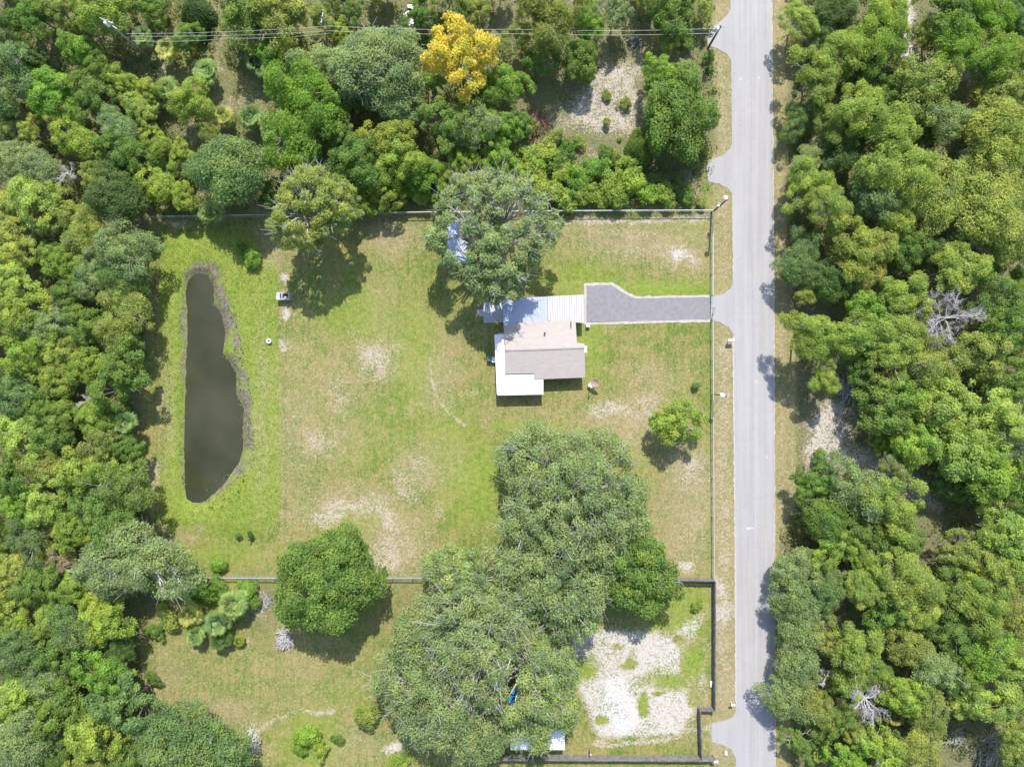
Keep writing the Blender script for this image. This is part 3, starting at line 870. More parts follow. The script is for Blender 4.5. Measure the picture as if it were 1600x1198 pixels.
# ------------------------------------------------------------------ utility poles and lines
def utility_pole(base, h, label, arms=(), transformer=False, mat=M_POLE, r=.16):
    p = at(*base)
    root = empty('utility_pole', (p.x, p.y, 0)); tag(root, label, 'utility pole', None)
    MB().tube([(p.x, p.y, -.2), (p.x, p.y, h * .5), (p.x, p.y, h)], [r, r * .85, r * .7], 10).build('pole', mat, root)
    for (zz, L, ang) in arms:
        d = Vector((math.cos(ang), math.sin(ang), 0))
        ar = MB().beam((p.x - d.x * L / 2, p.y - d.y * L / 2, zz), (p.x + d.x * L / 2, p.y + d.y * L / 2, zz), .12, .14).build('crossarm', M_PALEBARK, root)
        for t in (-.46, 0, .46):
            q = Vector((p.x, p.y, zz)) + d * L * t
            MB().tube([q + Vector((0, 0, .07)), q + Vector((0, 0, .3))], [.07, .05], 8).build('insulator', M_WHITE, ar)
    if transformer:
        q = Vector((p.x - .33, p.y - .1, h - 1.3))
        MB().tube([q, q + Vector((0, 0, .9)), q + Vector((0, 0, 1.0))], [.26, .26, .16], 12).build('transformer', M_WHITE, root)
    return root


utility_pole((1106.5, 75), 6.6, 'dark utility pole ending the power lines beside the topmost road apron', ((6.2, 1.1, R_(10)),), True, r=.17)
utility_pole((1112, 332.5), 8.2, 'leaning-looking dark street light pole at the fence corner, lamp at its top', r=.14)
pl2 = bpy.data.objects['utility_pole.001']
q = at(1112, 332.5)
MB().beam((q.x, q.y, 8.0), (q.x - .35, q.y + .25, 8.15), .06).build('lamp_arm', M_GALV, pl2)
MB().tube([(q.x - .3, q.y + .15, 8.05), (q.x - .3, q.y + .15, 8.3)], [.34, .26], 12).build('lamp_head', M_WHITE, pl2)
MB().box((q.x - .25, q.y, 4.2), (.3, .25, .5)).build('junction_box', M_WHITE, pl2)
MB().beam((q.x - .5, q.y + .3, 5.0), (q.x + .3, q.y - .3, 5.0), .07).build('crossarm', M_GALV, pl2)
ap = at(222, 78)
utility_pole((222, 82), 9.6, 'grey utility pole with two crossarms in trees at the power lines\' left end', ((9.3, 1.9, R_(-22)), (8.1, 1.9, R_(-35))), True, M_PALEBARK)
utility_pole((527, 72), 8.8, 'slim pale utility pole carrying the power lines, above the grey-green oak', ((8.5, 1.8, R_(80)),), False, M_PALEBARK, .13)
# guy line and service pole by the verge
q = at(1112.3, 616)
lp = empty('lamp_post', (q.x, q.y, 0)); tag(lp, 'slim dark yard lamp post with white head, on the verge fence beside the small tree', 'lamp post')
MB().tube([(q.x, q.y, 0), (q.x, q.y, 5.0)], [.075, .06], 8).build('pole', M_BLACK, lp)
MB().tube([(q.x + .15, q.y - .08, 4.95), (q.x + .15, q.y - .08, 5.1), (q.x + .15, q.y - .08, 5.3)], [.34, .3, .08], 12).build('lamp_head', M_WHITE, lp)
MB().beam((q.x - .25, q.y + .3, 5.1), (q.x + .1, q.y, 5.05), .07).build('arm', M_WHITE, lp)


def wire(pts, label, sag=.5, group='power lines between the poles'):
    mb = MB()
    P = []
    for (x0, y0, z0), (x1, y1, z1) in zip(pts[:-1], pts[1:]):
        a, b = at(x0, y0, z0), at(x1, y1, z1)
        for i in range(12):
            t = i / 12
            P.append(a.lerp(b, t) - Vector((0, 0, 4 * sag * t * (1 - t))))
    P.append(at(*pts[-1]))
    mb.tube(P, .015, 5)
    o = mb.build('power_line', M_WIRE, loc=P[0])
    tag(o, label, 'power line', group)


wire([(198, 53, 9.5), (513, 41, 8.7), (800, 46, 8.2), (1117, 45, 6.5)], 'upper of the power lines, crossing the yellow tree\'s top')
wire([(203, 57, 9.4), (516, 48.6, 8.7), (800, 53, 8.2), (1119, 52, 6.4)], 'second power line down, running beneath the upper one')
wire([(207, 64, 8.2), (360, 60, 7.6), (517, 52, 7.4)], 'short lowest power line, from the double crossarm pole to the slim pole')
wire([(205, 66, 8.1), (243, 98, .3)], 'slanting guy wire from the double crossarm pole down into bushes', .05, None)

# ------------------------------------------------------------------ shed, hidden roof, barrels
def small_building(name, cx, cy, wx, wy, h, ridge, axis, roofmat, wallmat, label, ang=0.0, cat='shed'):
    p = at(cx, cy, h)
    root = empty(name, (p.x, p.y, 0)); tag(root, label, cat)
    T = Matrix.Translation((p.x, p.y, 0)) @ Matrix.Rotation(ang, 4, 'Z')
    def W(x, y, z): return T @ Vector((x, y, z))
    if axis == 'y':
        a = [W(-wx / 2, wy / 2, h), W(0, wy / 2, ridge), W(0, -wy / 2, ridge), W(-wx / 2, -wy / 2, h)]
        b = [W(0, wy / 2, ridge), W(wx / 2, wy / 2, h), W(wx / 2, -wy / 2, h), W(0, -wy / 2, ridge)]
    else:
        a = [W(-wx / 2, wy / 2, h), W(wx / 2, wy / 2, h), W(wx / 2, 0, ridge), W(-wx / 2, 0, ridge)]
        b = [W(-wx / 2, 0, ridge), W(wx / 2, 0, ridge), W(wx / 2, -wy / 2, h), W(-wx / 2, -wy / 2, h)]
    rf = MB().prism(a, .06).prism(b, .06).build('roof', roofmat, root)
    ww = MB()
    x, y = wx / 2 - .2, wy / 2 - .2
    cs = [(-x, -y), (x, -y), (x, y), (-x, y)]
    for k in range(4):
        A = W(*cs[k], h / 2 - .04); B = W(*cs[(k + 1) % 4], h / 2 - .04)
        ww.beam(A, B, .08, h - .08)
    ww.build('wall', wallmat, root)
    d0 = W(0, -wy / 2 + .14, .95)
    MB().box(d0, (.9, .06, 1.9), rz=ang).build('door', M_RUST if cat == 'shed' else M_WHITE, root)
    return root


M_SHEDROOF = plain('pale_blue_sheet', (0.46, 0.50, 0.62), 0.4, .1, var=.12, scale=1.2)
small_building('shed', 715.5, 378, 3.3, 6.3, 2.3, 2.75, 'y', M_SHEDROOF, M_WALL, 'small shed with pale blue metal roof showing through the sprawling oak by the fence')
p = at(728, 413)
cr = MB().box((p.x, p.y, .35), (1.1, .55, .7)).box((p.x + .1, p.y - .3, .2), (.7, .3, .4)).build('crate', M_RUST, loc=(p.x, p.y, 0), bevel=.03)
tag(cr, 'rusty red crate at the lower end of the pale blue shed', 'crate')
small_building('outbuilding', 840, 1156, 7.9, 2.8, 2.5, 2.7, 'x', M_PATIO, M_WALL, 'long white roofed outbuilding mostly hidden under the bottom oak beside the board fence', cat='outbuilding')
def barrel(px, py, z, label):
    p = at(px, py, .9)
    root = empty('barrel', (p.x, p.y, z)); tag(root, label, 'barrel', 'blue barrels under the oak')
    MB().tube([(p.x, p.y, z), (p.x, p.y, z + .25), (p.x, p.y, z + .3), (p.x, p.y, z + .6), (p.x, p.y, z + .65), (p.x, p.y, z + .9)], [.4, .42, .45, .45, .42, .4], 18).build('body', M_BLUE, root)
    MB().tube([(p.x, p.y, z + .9), (p.x, p.y, z + .95)], .41, 18).build('lid', M_BLUE, root)
barrel(804, 1081, 0, 'blue plastic barrel seen through the bottom oak, the upper of two')
barrel(799, 1095, 0, 'blue plastic barrel seen through the bottom oak, the lower of two')

# ------------------------------------------------------------------ yard things
p = at(930.3, 597.5, 1.6)
dish = empty('satellite_dish', (p.x, p.y - .1, 0)); tag(dish, 'large faded pink satellite dish on a pole beside the house corner', 'satellite dish')
nrm = Vector((-.42, -.55, 1)).normalized(); q = nrm.to_track_quat('Z', 'Y').to_matrix()
dv = []; df = []; n1, n2 = 7, 28
for side in (0, 1):
    for i in range(n1):
        for k in range(n2):
            r = .76 * i / (n1 - 1); a = 2 * math.pi * k / n2
            z = .32 * r * r - side * .03
            dv.append(q @ Vector((r * math.cos(a), r * math.sin(a), z)) + Vector((p.x, p.y, 1.55)))
for side in (0, 1):
    o_ = side * n1 * n2
    for i in range(n1 - 1):
        for k in range(n2):
            f = (o_ + i * n2 + k, o_ + (i + 1) * n2 + k, o_ + (i + 1) * n2 + (k + 1) % n2, o_ + i * n2 + (k + 1) % n2)
            df.append(f if side == 0 else f[::-1])
for k in range(n2):
    a = (n1 - 1) * n2 + k; b = (n1 - 1) * n2 + (k + 1) % n2
    df.append((a, a + n1 * n2, b + n1 * n2, b))
MB().add(dv, df).build('reflector', M_PINK, dish, smooth=True)
c0 = Vector((p.x, p.y, 1.55))
MB().tube([(p.x, p.y, 0), (p.x, p.y, 1.5)], .06, 8).build('pole', M_BLACK, dish)
feed = c0 + q @ Vector((0, -.15, .95))
feed = c0 + Vector((-.72, -.62, .62))
fa = MB()
for k, a in enumerate((210, 250, 290)):
    e = c0 + q @ Vector((.72 * math.cos(R_(a)), .72 * math.sin(R_(a)), .17))
    fa.tube([e, feed], .03, 6)
fa.build('feed_arm', M_WHITE, dish)
MB().box(feed, (.28, .24, .22)).build('feed_horn', M_WHITE, dish)
p = at(920.5, 602)
bk = MB().tube([(p.x, p.y, 0), (p.x, p.y, .06), (p.x, p.y, .7), (p.x, p.y, .74)], [.2, .22, .26, .2], 14).build('planter', M_WHITE, loc=(p.x, p.y, 0))
tag(bk, 'small white planter between the house corner and the pink dish', 'planter')

p = at(1142, 532, 1.2)
mbx = empty('mailbox', (p.x, p.y, 0)); tag(mbx, 'white mailbox on a post at the road edge just below the driveway apron', 'mailbox')
bx = MB()
vs_ = []; n = 10
for sx in (-.42, .5):
    for k in range(n + 1):
        a = math.pi * k / n
        vs_.append((p.x + sx, p.y + .2 * math.cos(a), 1.12 + .2 * math.sin(a)))
    vs_ += [(p.x + sx, p.y - .2, .9), (p.x + sx, p.y + .2, .9)]
m_ = n + 3
fs_ = [tuple(range(m_)), tuple(range(2 * m_ - 1, m_ - 1, -1))] + [(k, k + m_, (k + 1) % m_ + m_, (k + 1) % m_) for k in range(m_)]
MB().add(vs_, fs_).build('box', M_WHITE, mbx)
MB().box((p.x - .1, p.y, .45), (.14, .14, .9)).build('post', M_WHITE, mbx)
MB().box((p.x + .2, p.y + .22, 1.25), (.2, .02, .12)).build('flag', M_RUST, mbx)
p = at(1145, 1101, 1.1)
mb2 = empty('mailbox', (p.x, p.y, 0)); tag(mb2, 'small white mailbox with slanting brace above the lowest road apron', 'mailbox')
MB().tube([(p.x - .28, p.y, 1.15), (p.x + .3, p.y, 1.15)], .14, 10).build('box', M_WHITE, mb2)
MB().box((p.x, p.y, .52), (.09, .09, 1.04)).build('post', M_WHITE, mb2)
MB().beam((p.x - .05, p.y + .05, .75), (p.x + .05, p.y + .45, 1.25), .05).build('brace', M_WHITE, mb2)
p = at(1133.5, 1175)
ub = MB().box((p.x, p.y, .14), (.45, .62, .28)).box((p.x, p.y, .3), (.5, .67, .05)).build('utility_box', M_CONC, loc=(p.x, p.y, 0), bevel=.02)
tag(ub, 'low pale rectangular utility box in the grass below the lowest apron', 'utility box')
p = at(1110, 1068)
tk = MB().tube([(p.x, p.y - .45, .18), (p.x - .02, p.y - .42, .2), (p.x, p.y + .5, .3), (p.x, p.y + .55, .3)], [.06, .17, .17, .08], 10).build('gas_bottle', M_WHITE, loc=(p.x, p.y, 0), smooth=True)
tag(tk, 'long white cylinder lying against the verge board fence', 'gas bottle')
# barbecue
p = at(444, 463, .6)
bq = empty('barbecue', (p.x, p.y, 0)); tag(bq, 'block-built barbecue with rusty open firebox on bare ground right of the pond', 'barbecue')
w_ = MB()
for (x, y, dx, dy) in ((-.05, -.45, 1.5, .2), (-.05, .45, 1.5, .2), (.72, 0, .2, 1.1), (-.3, 0, .18, .7)):
    w_.box((p.x + .1 + x, p.y + y, .55), (dx, dy, 1.1 + .004 * abs(x)))
w_.build('wall', M_BLOCK, bq)
MB().box((p.x - .75, p.y - .02, .56), (.55, 1.12, 1.12)).build('side_counter', M_CONC, bq)
MB().box((p.x + .18, p.y, .45), (.8, .68, .06)).build('ash_floor', M_RUST, bq)
g = MB()
for k in range(9): g.tube([(p.x - .2 + k * .1, p.y - .34, .85), (p.x - .2 + k * .1, p.y + .34, .85)], .014, 5)
g.build('grill', M_RUST, bq)
ch = MB()
ch.box((p.x + .45, p.y - .28, 1.3), (.35, .32, .5)).build('chimney', M_BLOCK, bq)
p = at(420.3, 532.8, .4)
bu = empty('bucket', (p.x, p.y, ground_z(p.x, p.y))); tag(bu, 'white bucket standing in grass at the pond bank\'s right edge', 'bucket')
z0 = ground_z(p.x, p.y)
MB().tube([(p.x, p.y, z0), (p.x, p.y, z0 + .02), (p.x, p.y, z0 + .4)], [.26, .27, .34], 16, cap=True).build('body', M_CONC, bu)
ring = [(p.x + .34 * math.cos(a), p.y + .34 * math.sin(a), z0 + .42) for a in np.linspace(0, 2 * math.pi, 19)]
MB().tube(ring, .045, 6).build('rim', M_WHITE, bu)
MB().tube([(p.x, p.y, z0 + .405), (p.x, p.y, z0 + .41)], .16, 10).build('hole_shade', M_TEAL, bu)  # flat dark disc on the closed top, painted shade of an opening
p = at(764.5, 560, .6)
bn = MB().box((p.x, p.y, .45), (.5, .75, .9)).box((p.x, p.y, .93), (.56, .8, .07)).build('bin', M_TEAL, loc=(p.x, p.y, 0), bevel=.03)
tag(bn, 'teal plastic bin against the patio\'s left side', 'bin')
p = at(771, 562, .6)
bn = MB().box((p.x, p.y, .38), (.5, .8, .76)).tube([(p.x, p.y, .76), (p.x, p.y, .8)], .22, 12).build('utility_box', M_WHITE, loc=(p.x, p.y, 0), bevel=.03)
tag(bn, 'white box standing between the teal bin and the patio roof', 'box')
p = at(918, 509)
bn = MB().box((p.x, p.y, .3), (.55, .5, .6)).box((p.x, p.y, .62), (.6, .55, .05)).build('air_conditioner', M_CONC, loc=(p.x, p.y, 0), bevel=.02)
tag(bn, 'small pale unit on the grass below the driveway\'s left corner', 'air conditioner')
for k, (x, y, s_, lab) in enumerate([(642, 12, .9, 'white board lying in brush near the top edge, the upper piece'), (636, 24, 1.0, 'white board lying in brush near the top edge, the middle piece'),
                                     (641, 36, 1.1, 'white board lying in brush near the top edge, the lower piece')]):
    p = at(x, y)
    o = MB().box((p.x, p.y, .3 + .02 * k), (s_, .5 + .1 * k, .06), rz=.5 * k).box((p.x + .3, p.y - .2, .38), (s_ * .5, .3, .05), rz=1 + k).build('board', M_WHITE, loc=(p.x, p.y, .3), bevel=.01)
    tag(o, lab, 'board', 'white boards dumped in the brush')


def woodpile(px, py, R, n, hmax, mat, label, cat, seed, L=(.8, 2.0), radial=False, name='brush_pile', z0=0.0):
    p = at(px, py); r = np.random.default_rng(seed)
    mb = MB()
    for k in range(n):
        a = r.random() * 6.283; d = R * math.sqrt(r.random()) * .8
        c = Vector((p.x + d * math.cos(a), p.y + d * math.sin(a), z0 + .1 + r.random() * hmax * (1 - d / R * .7)))
        th = a + r.normal(0, .5) if radial else r.normal(1.1, .7)
        l = r.uniform(*L) / 2
        dv_ = Vector((math.cos(th), math.sin(th), r.normal(0, .18))) * l
        mid = c + Vector((r.normal(0, .06), r.normal(0, .06), r.normal(0, .06)))
        rr = r.uniform(.03, .09)
        mb.tube([c - dv_, mid, c + dv_], [rr, rr * .9, rr * .5], 5)
    o = mb.build(name, mat, loc=(p.x, p.y, 0)); tag(o, label, cat)
    return o


woodpile(445, 1000, 1.25, 190, .8, M_LIMBS, 'round pale heap of stacked dead limbs on grass below the dark round tree', 'brush pile', 3, (.7, 1.7), False)
woodpile(443, 988, .9, 40, .55, M_LIMBS, 'scatter of pale sawn logs along the upper rim of the limb heap', 'log pile', 4, (.5, 1.1), True, 'log_pile')
woodpile(416, 938, 1.0, 60, .35, M_GREYBRUSH, 'grey tangle of dead branches between palmettos and the round tree', 'brush pile', 5, (.8, 2.2))
woodpile(993, 66, 1.2, 60, .4, plain('debris_grey', (.22, .19, .22), .9, var=.3), 'small grey purple debris heap in the clearing above the white sand', 'debris pile', 6, (.4, 1.2))
woodpile(835, 193, 1.9, 150, 1.6, M_DEADWOOD2, 'reddish brown heap of dead brush at the left edge of the sandy clearing', 'brush pile', 8, (1.2, 2.8), True)
woodpile(1326, 608, 1.5, 26, .6, M_DEADWOOD, 'fallen pale trunk pieces at the upper end of the white sand clearing', 'fallen logs', 9, (2.5, 5.0))
woodpile(1540, 1172, 2.4, 130, 1.2, M_GREYBRUSH, 'wide grey tangle of bare branches near the photo\'s lower right corner', 'brush pile', 10, (1.0, 3.0))
woodpile(1492, 1150, 1.5, 70, 1.0, M_GREYBRUSH, 'smaller grey branch tangle left of the wide one, lower right', 'brush pile', 11, (1.0, 2.6))

# ------------------------------------------------------------------ foliage generators
def leaves_from(cen, nrm, size, r, mat, name, aspect=(.55, .8), tint=None, up=.85, rnd=.62):
    """rhombic leaf clusters at cen (n,3) facing roughly nrm (n,3)"""
    n = len(cen)
    nn = nrm + r.normal(0, rnd, (n, 3)); nn[:, 2] += up
    nn /= np.linalg.norm(nn, axis=1, keepdims=True) + 1e-9
    t = r.normal(0, 1, (n, 3))
    u = np.cross(nn, t); u /= np.linalg.norm(u, axis=1, keepdims=True) + 1e-9
    v = np.cross(nn, u)
    s = size * r.uniform(.55, 1.35, (n, 1))
    asp = r.uniform(aspect[0], aspect[1], (n, 1))
    A = cen + u * s * .5; B = cen + v * s * .5 * asp - u * s * .05; C = cen - u * s * .5; D = cen - v * s * .5 * asp - u * s * .05
    B = B - nn * s * .12; D = D - nn * s * .12
    vs = np.stack([A, B, C, D], 1).reshape(-1, 3)
    f = np.arange(n * 4)
    if tint is None: tint = r.random(n)
    return mesh_np(name, vs, f, 4, mat, tint=tint)


def sph_dirs(n, r, zmin=-1.0):
    z = r.uniform(zmin, 1, n); a = r.uniform(0, 2 * np.pi, n); q = np.sqrt(np.clip(1 - z * z, 0, 1))
    return np.stack([q * np.cos(a), q * np.sin(a), z], 1)


def crown_points(r, R, flat, nclump, crad, nleaf, lobes=.16, gap=0.0, inner=.25, droop=-.35, outline=None, holes=(), twig=0.0):
    """returns leaf centres, normals, tints, clump centres of a clumpy crown centred on the origin"""
    ph = r.uniform(0, 6.28, 5); am = r.normal(0, 1, 5) * lobes / np.array([1.6, 1.4, 1.5, 1.8, 2.2])
    d = sph_dirs(nclump * 3, r, droop)
    # thin out points that crowd (blue-noise)
    keep = []
    md_ = 1.55 / math.sqrt(nclump)
    for i in range(len(d)):
        if all(np.sum((d[i] - d[k]) ** 2) > md_ ** 2 for k in keep):
            keep.append(i)
        if len(keep) >= nclump: break
    d = d[keep]
    a = np.arctan2(d[:, 1], d[:, 0])
    lob = 1 + sum(am[k] * np.cos((k + 1) * a + ph[k]) for k in range(5))
    rad = R * lob * r.uniform(.80, 1.0, len(d))
    cc = d * np.stack([rad - crad * .7, rad - crad * .7, (rad - crad * .7) * flat], 1)
    if gap > 0: 
        m = r.random(len(cc)) > gap
        cc = cc[m]; d = d[m]
    ni = int(nclump * inner)
    if ni:
        di = sph_dirs(ni, r, -.2); ri = R * r.uniform(.2, .65, (ni, 1))
        ci = di * ri * np.array([1, 1, flat]); cc = np.concatenate([cc, ci]); d = np.concatenate([d, di])
    for (hx, hy, hr, kx, ky) in holes:
        m = np.hypot(cc[:, 0] - cc[:, 2] * kx - hx, cc[:, 1] - cc[:, 2] * ky - hy) > hr + crad * .35
        cc = cc[m]; d = d[m]
    m = len(cc)
    cr = crad * r.uniform(.7, 1.3, m)
    w = cr ** 2; w /= w.sum()
    ci = r.choice(m, nleaf, p=w)
    ld = sph_dirs(nleaf, r, -.55)
    ld = ld + d[ci] * .45
    ld /= np.linalg.norm(ld, axis=1, keepdims=True)
    rr = cr[ci][:, None] * (1 - .55 * r.random((nleaf, 1)) ** 2.2) * (1 + .16 * np.sin(5 * ld[:, :1] * 3 + ci[:, None]) )
    P = cc[ci] + ld * rr * np.array([1, 1, .8])
    clumpt = r.normal(0, .13, m)
    tint = np.clip(.5 + clumpt[ci] + r.normal(0, .17, nleaf), 0, 1)
    for (hx, hy, hr, kx, ky) in holes:
        k = np.hypot(P[:, 0] - P[:, 2] * kx - hx, P[:, 1] - P[:, 2] * ky - hy) > hr * r.uniform(.55, 1.15, len(P))
        P = P[k]; ld = ld[k]; tint = tint[k]
    return P, ld, tint, cc


def limbs(cc, R, r, stem, rbase, nlimb, mat, name, poke=.3, twigs=0, holes=()):
    mb = MB()
    fork = -R * .55
    mb.tube([(0, 0, -stem), (r.normal(0, .04) * R, r.normal(0, .04) * R, (fork - stem) / 2), (0, 0, fork)], [rbase * 1.25, rbase, rbase * .9], 7)
    order = r.permutation(len(cc))[:nlimb]
    mains = [cc[i] * .6 for i in order[:max(4, nlimb // 5)]]
    hub = Vector((0, 0, fork))
    for m_ in mains:
        e = Vector(m_); e.z = max(e.z, fork * .5)
        mid = hub.lerp(e, .5) + Vector((r.normal(0, .05) * R, r.normal(0, .05) * R, -.06 * R))
        mb.tube([hub, mid, e], [rbase * .6, rbase * .45, rbase * .3], 5, cap=False)
    for i in order:
        c = cc[i]
        j = min(range(len(mains)), key=lambda q: float(np.sum((mains[q] - c) ** 2)))
        s = Vector(mains[j]); s.z = max(s.z, fork * .5)
        s = hub.lerp(s, r.uniform(.5, 1.0))
        e = Vector(c); e = e + (e - s) * poke * r.random()
        mid = s.lerp(e, .5) + Vector((r.normal(0, .05) * R, r.normal(0, .05) * R, r.normal(0, .04) * R))
        if any(math.hypot(q_.x - q_.z * kx - hx, q_.y - q_.z * ky - hy) < hr for (hx, hy, hr, kx, ky) in holes for q_ in (s, mid, e, s.lerp(mid, .5), mid.lerp(e, .5))):
            continue
        mb.tube([s, mid, e], [rbase * .28, rbase * .2, rbase * .07], 4, cap=False)
        for t in range(twigs):
            q = e + Vector(tuple(r.normal(0, .1, 3))) * R
            mb.tube([mid.lerp(e, r.random()), q], [rbase * .10, rbase * .04], 3, cap=False)
    me = bpy.data.meshes.new(name)
    me.from_pydata(mb.v, [], mb.f); me.materials.append(mat)
    me.polygons.foreach_set('use_smooth', np.ones(len(me.polygons), dtype=bool))
    me.update()
    return me


PROTO = {}


def make_proto(kind, k, seed):
    r = np.random.default_rng(seed)
    if kind == 'oak':       # R = 5
        P, n, t, cc = crown_points(r, 5, .72, 95, .98, 14000, .2, .12)
        cm = leaves_from(P, n, .27, r, M_LEAF, 'oak_crown', tint=t)
        tm = lambda st: limbs(cc, 5, r, st, .24, 46, M_PALEBARK, 'oak_trunk', .35, 2)
    elif kind == 'broad':
        P, n, t, cc = crown_points(r, 5, .80, 92, .92, 15500, .28, .16)
        cm = leaves_from(P, n, .31, r, M_LEAF, 'broadleaf_crown', tint=t)
        tm = lambda st: limbs(cc, 5, r, st, .2, 24, M_BARK, 'broadleaf_trunk', .1)
    elif kind == 'pine':
        P, n, t, cc = crown_points(r, 5, .70, 66, 1.02, 21000, .25, .18, .3)
        cm = leaves_from(P, n, .40, r, M_LEAF, 'pine_crown', (.22, .38), t, .6, .85)
        tm = lambda st: limbs(cc, 5, r, st, .2, 40, M_PALEBARK, 'pine_trunk', .25, 2)
    elif kind == 'loose':
        P, n, t, cc = crown_points(r, 5, .75, 80, .85, 9500, .2, .25, .3)
        cm = leaves_from(P, n, .31, r, M_LEAF, 'loose_crown', tint=t)
        tm = lambda st: limbs(cc, 5, r, st, .2, 60, M_PALEBARK, 'loose_trunk', .35, 3)
    elif kind == 'shrub':   # R = 2
        P, n, t, cc = crown_points(r, 2, .72, 30, .62, 3200, .2, .1)
        cm = leaves_from(P, n, .26, r, M_LEAF, 'shrub_foliage', tint=t)
        tm = lambda st: limbs(cc, 2, r, st, .07, 14, M_BARK, 'shrub_stems', .1)
    R = 2 if kind == 'shrub' else 5
    PROTO[(kind, k)] = (cm, {1.5: tm(1.5 * R), 2.6: tm(2.6 * R)}, R)


NP = {'oak': 6, 'broad': 6, 'pine': 6, 'loose': 3, 'shrub': 5}
for ki, (kind, n) in enumerate(NP.items()):
    for k in range(n): make_proto(kind, k, 100 * ki + k + 500)

PAL = {
    'grey-green': (.280, .365, .155), 'dark green': (0.134, 0.219, 0.062), 'mid green': (0.187, 0.294, 0.066), 'bright green': (0.241, 0.391, 0.066),
    'lime green': (0.310, 0.417, 0.080), 'golden yellow': (0.66, 0.56, 0.08), 'olive': (0.310, 0.374, 0.094), 'yellow-green': (0.358, 0.465, 0.112),
    'blue-green': (0.203, 0.305, 0.105), 'olive-yellow': (0.374, 0.433, 0.107), 'pinkish brown': (0.407, 0.332, 0.193), 'pale green': (.305, .400, .150)}
TREES = []          # (root, px, py, colour word, kind, name)
CATNAME = {'oak': ('oak_tree', 'oak'), 'broad': ('broadleaf_tree', 'broadleaf tree'), 'pine': ('pine_tree', 'pine'), 'loose': ('broadleaf_tree', 'broadleaf tree'), 'shrub': ('shrub', 'shrub')}
cnt = {}


def tree(px, py, rpx, col, kind, h=None, label=None, group=None, flat=1.0):
    """crown centre seen at pixel px,py with radius rpx; h = height of the crown's centre"""
    Rm = rpx / S
    if h is not None and 1225 < px < 1264: h *= .85
    if h is None:
        h = Rm * (.75 if kind == 'shrub' else 1.15) + (0 if kind == 'shrub' else 1.2)
    Rm *= (H - h) / H
    k = cnt.get(kind, 0); cnt[kind] = k + 1
    cm, tms, R0 = PROTO[(kind, (k * 7 + int(px)) % NP[kind])]
    r = np.random.default_rng(int(abs(px * 13 + py * 7)))
    s = Rm / R0
    if s * R0 * 2.6 < h: h = s * R0 * 2.6
    stem = 1.5 if h <= s * R0 * 1.5 else 2.6
    p = at(px, py, h)
    gz = ground_z(p.x, p.y)
    name, cat = CATNAME[kind]
    root = empty(name, (p.x, p.y, gz))
    ang = r.uniform(0, 6.28)
    c = PAL[col]
    jit = r.normal(0, .05, 3)
    sx_ = r.uniform(.86, 1.16)
    colr = tuple(max(.01, c[i] * (1 + jit[0] + jit[i] * .5)) for i in range(3)) + (1,)
    for nm_, me in (('foliage' if kind == 'shrub' else 'crown', cm), ('stems' if kind == 'shrub' else 'trunk', tms[stem])):
        o = bpy.data.objects.new(nm_, me); COL.objects.link(o); o.parent = root
        o.location = (0, 0, h - gz)
        o.rotation_euler = (0, 0, ang)
        o.scale = (s * sx_, s / sx_, s * flat)
        o.color = colr
    root['category'] = cat
    if label: root['label'] = label
    if group: root['group'] = group
    TREES.append((root, px, py, col, kind, label))
    return root


# ---- hero trees with crowns of their own
def hero(px, py, rpx, col, h, label, name='oak_tree', cat='oak', flat=.6, nclump=200, crad=1.2, nleaf=50000, leaf=.26, gap=.05, holes_px=(), sun_px=(), nl=110, twigs=3, bark=None, seed=1, lobes=.12, squash=(1, 1), aspect=(.55, .8), inner=.25, rbase=.4, poke=.35):
    r = np.random.default_rng(seed)
    Rm = rpx / S * (H - h) / H
    p = at(px, py, h)
    hs = []
    for (x, y, rr) in holes_px:         # gaps one looks down through
        q = at(x, y, h)
        hs.append(((q.x - p.x) / squash[0], (q.y - p.y) / squash[1], rr / S, -(x - CX) / S / H / squash[0], -(CY - y) / S / H / squash[1]))
    for (x, y, rr) in sun_px:           # gaps the sun shines through onto the ground at x, y
        q = at(x, y, 0) + SUN_DIR * (h / SUN_DIR.z)
        hs.append(((q.x - p.x) / squash[0], (q.y - p.y) / squash[1], rr / S, SUN_DIR.x / SUN_DIR.z / squash[0], SUN_DIR.y / SUN_DIR.z / squash[1]))
    P, n, t, cc = crown_points(r, Rm, flat, nclump, crad, nleaf, lobes, gap, inner, holes=hs)
    P[:, 0] *= squash[0]; P[:, 1] *= squash[1]; cc = cc * np.array([squash[0], squash[1], 1])
    cm = leaves_from(P, n, leaf, r, M_LEAF, 'crown', tint=t, aspect=aspect)
    tm = limbs(cc, Rm, r, h, rbase, nl, bark or M_PALEBARK, 'trunk', poke, twigs, hs)
    root = empty(name, (p.x, p.y, 0)); tag(root, label, cat)
    for nm_, me in (('crown', cm), ('trunk', tm)):
        o = bpy.data.objects.new(nm_, me); COL.objects.link(o); o.parent = root; o.location = (0, 0, h)
        o.color = PAL[col] + (1,)
    return root


